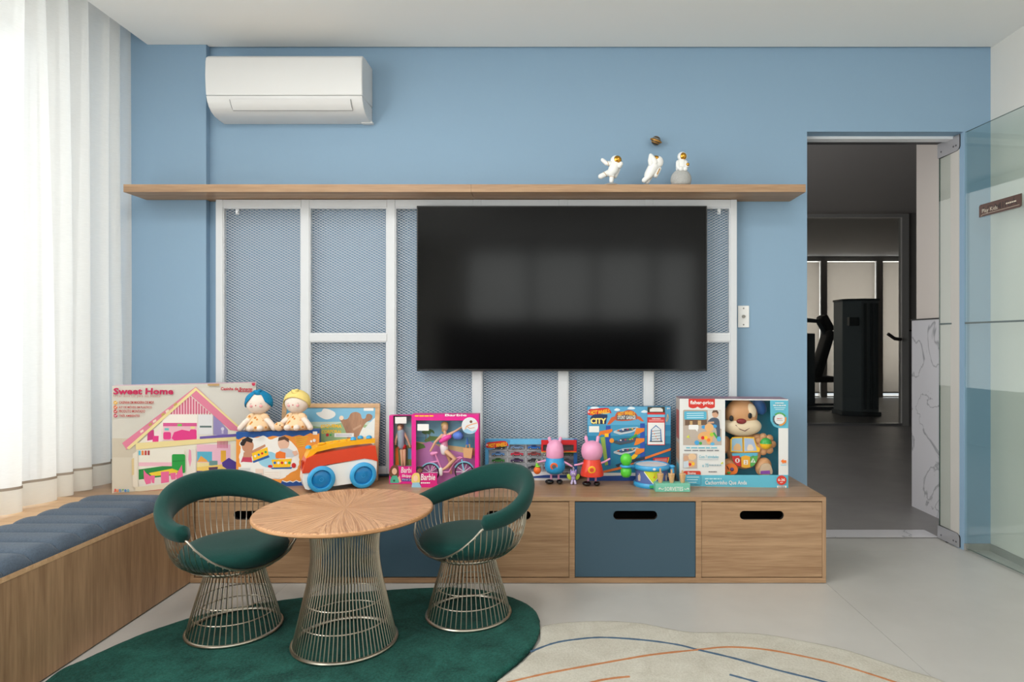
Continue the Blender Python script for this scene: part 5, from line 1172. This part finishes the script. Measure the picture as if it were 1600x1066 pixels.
m = MB(); m.box(-.022, .022, -.092, -.080, .004, .018, C(50, 170, 110)); o = m.build('front_clip', dm, smooth=0, bevel=.004)
m = MB(); m.ell((.0, -.0885, .093), (.008, .003, .006), CW, seg=14); m.build('badge', dm, smooth=80)
m = MB(); m.limb([(-.080, -.010, .093), (-.092, -.022, .094), (-.100, -.028, .096)], [.008, .0075, .006], DB); m.tube([(-.126+.0235*math.cos(t*PI/12), -.030+.0235*math.sin(t*PI/12), .098) for t in range(24)], .0065, DB, 8, True); m.build('side_arm', dm, smooth=80)
m = MB(); m.limb([(.075, -.02, .095), (.094, -.030, .093)], [.008, .009], DB); m.limb([(.094, -.030, .090), (.094, -.030, .012)], [.0095, .011], DB); m.ell((.094, -.030, .096), (.014, .014, .008), DB); m.build('handle_post', dm, smooth=80)
mr = thing('maraca', 'lime green double ended maraca held in the drum side arm', 'toy', (dx_-.126, dy_-.030, TOPZ+.030))
LG = C(90, 206, 60, .28); MB().lathe([(0, .012), (.016, .016), (.025, .028), (.0265, .046), (.020, .062), (.013, .068)], LG, 28).build('lower_bulb', mr, smooth=70)
MB().lathe([(.013, .068), (.018, .076), (.027, .090), (.028, .106), (.020, .122), (.008, .128), (0, .1285)], LG, 28).build('upper_bulb', mr, smooth=70)
# ---- ice cream stand
st = thing('ice_cream_stand', 'mint green wooden block reading Sorvetes', 'toy stand', ((1051-CXP)*2.945/1000, 2.970, TOPZ))
MINT = C(120, 196, 172, .5); MB().box(-.0800, .0800, -.028, .028, .0005, .0385, MINT).build('block', st, smooth=0, bevel=.0015)
p = Print(((1024, 756.5), (1078, 756.5), (769.5, 769.5)), .16, .039, -.028, (900, 620, 6.66))
p.T('SORVETES', 922, 942, 1112, 982, CW, .01); p.L([(862, 966), (872, 950), (884, 960), (898, 968), (914, 958)], 6, CW); p.L([(1125, 960), (1138, 968), (1150, 962), (1162, 952), (1172, 964)], 6, CW); p.C(866, 960, 7, CW); p.C(1166, 962, 7, CW); p.build('lettering', st, smooth=0)
CONE = wood('toy_cone_wood', (226, 186, 138), (196, 150, 102), (40, 40, 10))
for k, cx_ in enumerate((-.0530, -.0010, .0500)):
    c = thing('ice_cream_cone', ('wooden toy ice cream cone, leftmost in the mint stand', 'wooden toy ice cream cone, middle of the mint stand', 'wooden toy ice cream cone, rightmost in the mint stand')[k], 'toy cone', (st.location.x+cx_, 2.968, TOPZ+.0386), 0, 'wooden cones in the mint stand')
    MB().lathe([(0, 0), (.0085, 0), (.0105, .006), (.0150, .034), (.0158, .040), (.0145, .042), (0, .0405)], CONE, 20).build('cone', c, smooth=40)
    MB().tube([(0, 0, .040), (0, 0, .066-.005*k)], .0042, CONE, 10).build('stick', c)
# ---- puppy walker box
FD = .140; loc, rz, fw_ = frame_at(1062, 3.062, 1231.5, 3.026, FD); fh = .4185
fb = thing('walker_toy_box', 'large white and aqua toy box with a tan puppy behind its window', 'toy box', loc, rz)
cf = ((1062, 623.5), (1231.5, 623.5), (763, 760)); V9 = (1040, 600, 5.922)
pf = Print(cf, fw_, fh, -FD/2, V9)
a, _ = pf.uv(553, 0); b, _ = pf.uv(1046, 0); _, v1 = pf.uv(0, 150); _, v0 = pf.uv(0, 852)
AQ = C(96, 184, 208); WB = C(224, 224, 222); window_box(fb, fw_, FD, fh, (a, b, v0, v1), WB, C(20, 140, 170))
m = MB(); m.box(-fw_/2, fw_/2, -FD/2, FD/2, fh, fh+.0006, C(150, 120, 136)); m.build('printed_top', fb, smooth=0)
m = MB(); m.box(-fw_/2-.0006, -fw_/2, -FD/2, FD/2, 0, fh, C(190, 176, 166)); m.build('printed_side', fb, smooth=0)
for (q0, q1, c_) in ((.02, .1, AQ), (.12, .2, C(196, 150, 120)), (.22, .36, C(176, 90, 80))): MB().box(-fw_/2-.0010, -fw_/2-.0007, -FD/2+.02, FD/2-.02, q0, q1, c_).build('side_print', fb, smooth=0)
pf.P([(130, 845), (1135, 845), (1135, 965), (130, 945)], AQ); pf.P([(968, 148), (1135, 150), (1135, 408), (1050, 408), (1000, 390), (972, 340)], AQ); pf.P([(213, 138), (458, 138), (458, 215), (440, 225), (418, 228), (395, 222), (378, 212), (358, 224), (335, 229), (312, 222), (298, 212), (278, 224), (255, 228), (232, 224), (213, 212)], C(206, 50, 40)); pf.T('fisher-price', 228, 156, 445, 200, CW, .03)
pf.RR(162, 242, 520, 568, 12, C(176, 160, 146)); pf.P([(390, 245), (520, 245), (520, 420), (400, 360)], C(214, 212, 208)); pf.R(180, 330, 385, 385, C(110, 84, 66)); pf.R(225, 345, 250, 382, C(196, 160, 110)); pf.R(300, 340, 330, 382, C(206, 170, 120)); pf.P([(162, 390), (400, 380), (520, 430), (520, 568), (162, 568)], C(186, 172, 160))
pf.P(smooth_closed([(390, 355), (420, 320), (455, 312), (495, 330), (505, 400), (505, 490), (480, 500), (470, 420), (440, 400), (420, 370)], 3), C(74, 86, 104)); pf.C(462, 280, 30, C(206, 160, 130), 34); pf.P([(430, 270), (440, 246), (478, 244), (492, 262), (488, 285), (470, 262)], C(90, 62, 46)); pf.L([(395, 360), (450, 356)], 16, C(206, 160, 130))
pf.RR(172, 255, 380, 332, 12, C(84, 176, 206))
for k in range(3): pf.L([(195, 275+k*20), (355, 272+k*20)], 6, C(206, 232, 240))
pf.RR(214, 380, 306, 424, 10, C(236, 236, 236)); pf.P([(275, 420), (300, 420), (296, 444)], C(236, 236, 236))
pf.C(355, 400, 22, C(60, 150, 210), 16); pf.C(455, 392, 22, C(60, 150, 210), 16); pf.C(405, 405, 42, C(226, 176, 120), 38); pf.P(smooth_closed([(300, 480), (330, 450), (400, 440), (450, 455), (440, 500), (425, 550), (390, 555), (370, 520), (330, 520), (305, 510)], 3), C(226, 170, 110)); pf.C(345, 500, 16, CRED); pf.C(375, 498, 16, CYEL); pf.C(400, 520, 16, CORG); pf.C(428, 470, 18, C(170, 206, 60)); pf.L([(445, 450), (480, 505)], 16, CGRN); pf.C(495, 510, 20, C(90, 176, 220), 24); pf.C(290, 545, 22, C(70, 160, 214)); pf.C(435, 555, 20, C(90, 176, 220), 14); pf.C(325, 550, 14, CGRN)
pf.P([(190, 495), (220, 470), (215, 490), (235, 505)], C(214, 220, 60))
pf.W(190, 582, 478, 602, C(110, 184, 204)); pf.W(172, 608, 495, 626, C(130, 130, 134))
pf.R(162, 645, 290, 780, C(190, 170, 160)); pf.C(245, 675, 38, C(226, 190, 150), 30); pf.C(190, 690, 24, C(206, 160, 130), 28); pf.C(235, 740, 40, C(226, 170, 110), 30); pf.C(225, 745, 14, CRED); pf.C(255, 740, 12, CYEL); pf.P([(165, 720), (210, 710), (215, 770), (165, 780)], C(200, 210, 220))
pf.T('Com 7 atividades', 310, 660, 492, 688, C(110, 184, 204), .01); pf.L([(310, 698), (490, 700)], 6, C(190, 200, 206)); pf.T('e 75', 340, 738, 398, 770, C(110, 184, 204), .01); pf.W(404, 740, 516, 764, C(160, 176, 184)); pf.W(398, 806, 475, 820, C(90, 90, 96)); pf.P([(508, 738), (530, 720), (535, 735), (515, 742)], C(214, 220, 60))
pf.RR(165, 805, 325, 860, 14, C(206, 60, 40)); pf.R(165, 840, 325, 930, C(84, 176, 206)); pf.T('Ensina', 205, 814, 280, 836, CW, .02)
for k in range(3): pf.L([(195, 862+k*24), (310-k*12, 862+k*24)], 6, C(206, 236, 242))
pf.W(365, 868, 520, 888, C(190, 230, 238)); pf.T('Cachorrinho Que Anda', 366, 894, 752, 938, CW, .012); pf.C(1070, 892, 45, C(214, 60, 44)); pf.T('6-36', 1038, 874, 1102, 900, CW, .03); pf.T('m+', 1058, 906, 1084, 918, CW, .02); pf.R(1030, 942, 1115, 962, CW)
for k in range(9): pf.R(1042+k*7, 944, 1045+k*7, 961, CK)
for k, c_ in enumerate((C(90, 170, 70), C(236, 150, 50), C(70, 74, 80))):
    for j in range(5):
        t0 = -2.4+k*2.09+j*.39; q_ = lambda t, r: (1052+r*math.cos(t), 322+r*math.sin(t)); pf.P([q_(t0, 50), q_(t0+.36, 50), q_(t0+.36, 63), q_(t0, 63)], c_)
pf.C(1052, 322, 48, WB); pf.T('SMART', 1026, 312, 1078, 324, C(206, 50, 60), .02); pf.L([(1024, 335), (1080, 335)], 5, C(170, 176, 180))
pf.W(1012, 165, 1090, 180, CW); pf.W(992, 186, 1112, 202, CW); pf.L([(1000, 215), (1105, 215)], 6, C(196, 230, 238)); pf.L([(1012, 232), (1092, 232)], 6, C(196, 230, 238))
pf.P([(1062, 712), (1085, 692), (1085, 704), (1112, 704), (1112, 730), (1085, 728), (1085, 738)], CORG); pf.W(1062, 744, 1112, 756, C(120, 196, 220))
pf.build('printed_front', fb, smooth=0)
TAN = C(206, 152, 104, .4); CRE = C(232, 212, 180, .4); f_ = lambda x, y, d=0.: Q(pf, x, y, d); KF = fw_/(1133-130)
m = MB()
def el(mb, x, y, rx, ry, d, mat_, rd=None, rot=None): c_ = f_(x, y, d); mb.ell(c_, (rx*KF, rd or min(rx, ry)*KF*.6, ry*KF), mat_, rot, 28, 18)
pup = MB(); el(pup, 765, 650, 165, 175, .015, TAN, .035); el(pup, 585, 590, 60, 85, .02, TAN, .02); el(pup, 880, 545, 80, 60, .015, TAN, .018, rotm(y=-.3)); el(pup, 620, 800, 85, 85, .0, TAN, .03); el(pup, 940, 795, 75, 90, .0, TAN, .03, rotm(y=.35)); bd = pup.build('puppy_body', fb, smooth=80)
hdp = MB(); el(hdp, 730, 300, 155, 155, .0, TAN, .048); ph = hdp.build('puppy_head', fb, smooth=80)
m = MB(); el(m, 735, 405, 185, 95, -.008, CRE, .046); el(m, 790, 275, 75, 90, -.021, CRE, .022, rotm(y=.3)); m.build('muzzle', ph, smooth=80)
m = MB(); el(m, 712, 350, 46, 26, -.052, C(130, 36, 40, .2), .010); m.build('nose', ph, smooth=80)
m = MB()
for x, y in ((622, 325), (795, 300)): el(m, x, y, 20, 28, -.044, CK, .006)
m.build('eyes', ph, smooth=80)
MB().tube([f_(660, 385, -.048), f_(700, 425, -.051), f_(745, 440, -.052), f_(785, 415, -.050), f_(798, 375, -.046)], .0022, C(90, 40, 40), 6).build('mouth', ph)
m = MB(); el(m, 915, 225, 62, 85, .02, C(20, 90, 160, .35), .02, rotm(y=-.5)); el(m, 570, 165, 40, 30, .02, C(20, 90, 160, .35), .02); m.build('ears', ph, smooth=80)
m = MB()
for k in range(7): t = k*2*PI/7; el(m, 955+70*math.cos(t), 580+72*math.sin(t), 36, 36, .0, TAN, .012)
el(m, 955, 580, 75, 75, .0, TAN, .016); o = m.build('paw', fb, smooth=80)
c_ = Vector(f_(958, 570, -.014)); m = MB(); m.lathe([(.028, 0), (.024, .010), (.012, .017), (0, .019)], C(60, 170, 80, .25), 24, c_, rotm(x=PI/2), 0, PI); m.lathe([(.028, 0), (.024, .010), (.012, .017), (0, .019)], CYEL, 24, c_, rotm(x=PI/2), PI, 2*PI); m.build('paw_ball', o, smooth=60)
def plate(name, pts, mat_, d, th_=.006, par=bd):
    MB().prism([(f_(x, y)[0], f_(x, y)[2]) for x, y in pts], d, d+th_, mat_).build(name, par, smooth=0, bevel=.001)
plate('book', [(622, 530), (640, 508), (735, 505), (738, 650), (622, 645)], CYEL, -.024); plate('book', [(742, 505), (840, 508), (868, 590), (898, 612), (895, 645), (745, 650)], CYEL, -.024)
plate('book_page', [(634, 530), (648, 518), (730, 515), (732, 640), (632, 636)], C(150, 190, 214), -.0255); plate('book_page', [(750, 516), (835, 520), (860, 600), (868, 634), (752, 640)], C(170, 190, 220), -.0255)
plate('page_picture', [(650, 600), (675, 565), (705, 570), (722, 600), (715, 632), (650, 630)], C(220, 180, 130), -.0262); plate('page_picture', [(775, 610), (790, 575), (820, 575), (840, 610), (830, 632), (780, 632)], C(236, 216, 190), -.0262)
plate('key_panel', [(635, 660), (880, 655), (870, 690), (830, 680), (800, 700), (760, 680), (720, 700), (690, 680), (640, 690)], C(90, 180, 210), -.0245)
plate('key', [(632, 685), (705, 680), (722, 780), (690, 780), (650, 740)], CRED, -.026); plate('key', [(722, 690), (760, 678), (805, 690), (805, 790), (765, 796), (724, 788)], C(236, 170, 40), -.026); plate('key', [(808, 690), (880, 680), (865, 740), (835, 780), (806, 785)], C(80, 170, 80), -.026)
pk = Print(cf, fw_, fh, -.026, V9); pk.C(686, 726, 22, CW); pk.T('1', 678, 712, 692, 740, CRED, .03); pk.R(744, 722, 784, 764, CW); pk.T('2', 753, 728, 775, 758, C(220, 150, 40), .03); pk.P([(808, 745), (832, 702), (856, 745)], CW); pk.T('3', 825, 718, 840, 742, CGRN, .03); pk.build('key_marks', bd, smooth=0)
plate('foot_pad', smooth_closed([(560, 790), (610, 750), (665, 765), (685, 815), (660, 850), (575, 850)], 3), CORG, -.036); plate('foot_pad', smooth_closed([(905, 770), (945, 750), (990, 765), (1005, 850), (890, 850)], 3), C(206, 180, 150), -.036); plate('foot_key', [(900, 820), (980, 815), (985, 848), (895, 848)], C(140, 70, 170), -.040)
m = MB(); el(m, 630, 805, 18, 18, -.038, C(90, 60, 110), .004); el(m, 600, 838, 18, 12, -.038, CGRN, .004); el(m, 592, 790, 6, 22, -.038, C(120, 60, 30), .004, rotm(y=-.5)); m.build('foot_marks', bd, smooth=80)

# ================================================================== ASTRONAUTS ON THE SHELF
AW = M((238, 238, 236), .45, var=.01); GOLD = M((206, 150, 60), .2, 1., var=.03); GRAV = M((176, 176, 174), .95, bump=.8, bscale=260, var=.35); GSTR = M((196, 150, 80), .35, .8)
SHZ = 1.836
def astro(px, Y, label, base):
    r = thing('astronaut_figurine', label, 'figurine', ((px-CXP)*Y/1000, Y, SHZ+.0004), 0, 'three astronaut figurines on the shelf'); return r
def aX(r, x, y, d=0., v=(920, 205, 8.889)):
    Y = r.location.y; p_ = Wp(v[0]+x/v[2], v[1]+y/v[2], Y); return (p_[0]-r.location.x, d, max(p_[2]-r.location.z, .002))
Y1 = 3.125
r1 = astro(955, Y1, 'white astronaut figurine balancing on one leg, left of the three on the shelf', 0); A = lambda x, y, d=0.: aX(r1, x, y, d)
MB().lathe([(0, .016), (.018, .013), (.036, .006), (.045, 0), (0, 0)], GRAV, 28, (aX(r1, 310, 0)[0], 0, 0)).build('moon_base', r1, smooth=60)
m = MB(); m.limb([A(375, 450), A(340, 540), A(310, 580)], [.024, .025, .021], AW, 16); m.limb([A(325, 570), A(320, 640), A(315, 690)], [.015, .012, .011], AW, 12); m.limb([A(290, 570), A(225, 600), A(165, 630)], [.015, .013, .013], AW, 12); m.limb([A(310, 450), A(240, 445), A(190, 400)], [.013, .011, .009], AW, 12); m.limb([A(410, 470, -.01), A(430, 500, -.02), A(440, 470, -.025)], [.013, .011, .010], AW, 12); su = m.build('suit', r1, smooth=80)
m = MB(); m.ell(A(375, 410), (.026, .024, .025), AW, seg=24, rings=16); hl = m.build('helmet', r1, smooth=80); MB().ell(A(392, 407, -.010), (.0215, .018, .0205), GOLD, seg=24, rings=16).build('visor', hl, smooth=80)
MB().limb([A(410, 520, .02), A(370, 610, .02)], [.012, .011], AW, 10).build('backpack', r1, smooth=80)
for (p0, p1, rr_) in ((A(258, 432), A(270, 470), .0125), (A(205, 575), A(245, 625), .0145), (A(298, 636), A(345, 640), .0128)):
    c_ = (Vector(p0)+Vector(p1))/2; ax = (Vector(p1)-Vector(p0)).normalized(); nn = Vector((0, 1, 0)); MB().tube([c_+(ax*math.cos(t*PI/8)+nn*math.sin(t*PI/8))*rr_ for t in range(16)], .0011, GSTR, 5, True).build('gold_band', su)
r2 = astro(1018, Y1, 'white astronaut figurine leaning back and reaching up, middle of the three', 0); A = lambda x, y, d=0.: aX(r2, x, y, d)
MB().lathe([(0, .009), (.015, .007), (.024, 0), (0, 0)], GRAV, 24, (aX(r2, 790, 0)[0], 0, 0)).build('moon_base', r2, smooth=60)
m = MB(); m.limb([A(905, 480), A(860, 560), A(830, 610)], [.026, .024, .022], AW, 16); m.limb([A(840, 610, -.008), A(800, 660, -.008), A(765, 690, -.008)], [.016, .013, .012], AW, 12); m.limb([A(845, 625, .012), A(830, 660, .012), A(815, 695, .012)], [.016, .013, .012], AW, 12); m.limb([A(860, 470, -.012), A(845, 420, -.014), A(855, 345, -.012)], [.013, .011, .009], AW, 12); m.limb([A(915, 450, -.018), A(890, 400, -.02), A(862, 350, -.012)], [.013, .011, .009], AW, 12); su = m.build('suit', r2, smooth=80)
m = MB(); m.ell(A(965, 430), (.025, .025, .029), AW, seg=24, rings=16); hl = m.build('helmet', r2, smooth=80); MB().ell(A(938, 388, -.004), (.018, .019, .015), GOLD, rotm(y=.5), 24, 16).build('visor', hl, smooth=80)
bp_o = MB(); bp_o.limb([A(975, 520, .004), A(930, 610, .004)], [.013, .013], AW, 10); bpk = bp_o.build('backpack', r2, smooth=80); MB().limb([A(978, 530, -.006), A(945, 600, -.006)], [.004, .004], GSTR, 6).build('gold_hose', bpk)
r3 = astro(1066, Y1, 'white astronaut figurine sitting on a round grey moon', 0); A = lambda x, y, d=0.: aX(r3, x, y, d)
mo = MB(); mo.lathe([(0, 0)]+[(.0505*math.sin(t), .031-.0505*math.cos(t)) for t in [PI*(k/20) for k in range(6, 21)]], GRAV, 36, (aX(r3, 1280, 0)[0], 0, 0)); mo.build('moon_base', r3, smooth=60)
m = MB(); m.limb([A(1290, 440), A(1285, 500), A(1280, 530)], [.022, .025, .026], AW, 16); m.limb([A(1240, 440, -.006), A(1232, 500, -.012), A(1245, 530, -.02)], [.012, .011, .010], AW, 12); m.limb([A(1335, 440, -.006), A(1355, 485, -.014), A(1350, 500, -.022)], [.012, .011, .010], AW, 12); m.limb([A(1260, 535, -.014), A(1262, 548, -.034)], [.013, .012], AW, 12); m.limb([A(1315, 535, -.014), A(1318, 548, -.034)], [.013, .012], AW, 12); m.build('suit', r3, smooth=80)
m = MB(); m.ell(A(1298, 355), (.0235, .022, .023), AW, seg=24, rings=16); hl = m.build('helmet', r3, smooth=80); MB().ell(A(1303, 357, -.010), (.0175, .015, .0185), GOLD, seg=24, rings=16).build('visor', hl, smooth=80)
MB().ell(A(1357, 485, -.030), .008, GOLD).build('gold_ball', r3, smooth=80)
pt = thing('ringed_planet', 'small dark ringed planet with gold bands fixed to the blue wall', 'ornament', ((1025-CXP)*3.262/1000, 3.262, HC-(220-CYP)*3.262/1000))
R_ = rotm(y=.35, x=.25)
BAND = [C(60, 60, 58), C(150, 110, 50), C(30, 32, 34), C(120, 118, 110), C(34, 36, 40)]
m = MB()
for k in range(10):
    t0, t1 = PI*k/10, PI*(k+1)/10; m.lathe([(.0235*math.sin(t0), .0235*math.cos(t0)), (.0235*math.sin((t0+t1)/2), .0235*math.cos((t0+t1)/2)), (.0235*math.sin(t1), .0235*math.cos(t1))][::-1], BAND[k % 5], 28, (0, 0, 0), R_)
pl_ = m.build('globe', pt, smooth=60)
MB().lathe([(.025, -.002), (.030, -.004), (.0315, 0), (.030, .004), (.025, .002)], M((176, 126, 56), .35, .6), 40, (0, 0, 0), R_).build('ring', pt, smooth=50)
MB().tube([(0, .018, 0), (0, ZW-3.262-.0005, 0)], .0025, BLACK, 8).build('wall_peg', pt)
# bundled plush between the rag dolls
for _ in (0,):
    fb2 = thing('floral_pillow_pet', 'small peach floral stuffed toy lying between the two rag dolls', 'soft toy', ((436-CXP)*3.045/1000, 3.045, TOPZ+oh+.001))
    MB().ell((.0, .0, .0225), (.024, .015, .0215), DRESS, rotm(y=-.25), 24, 16).build('body', fb2, smooth=80)
    m = MB(); m.ell((.010, -.0125, .030), (.003, .002, .003), CK); m.ell((.018, -.010, .022), (.005, .004, .004), C(200, 130, 60)); m.build('face', fb2, smooth=80)
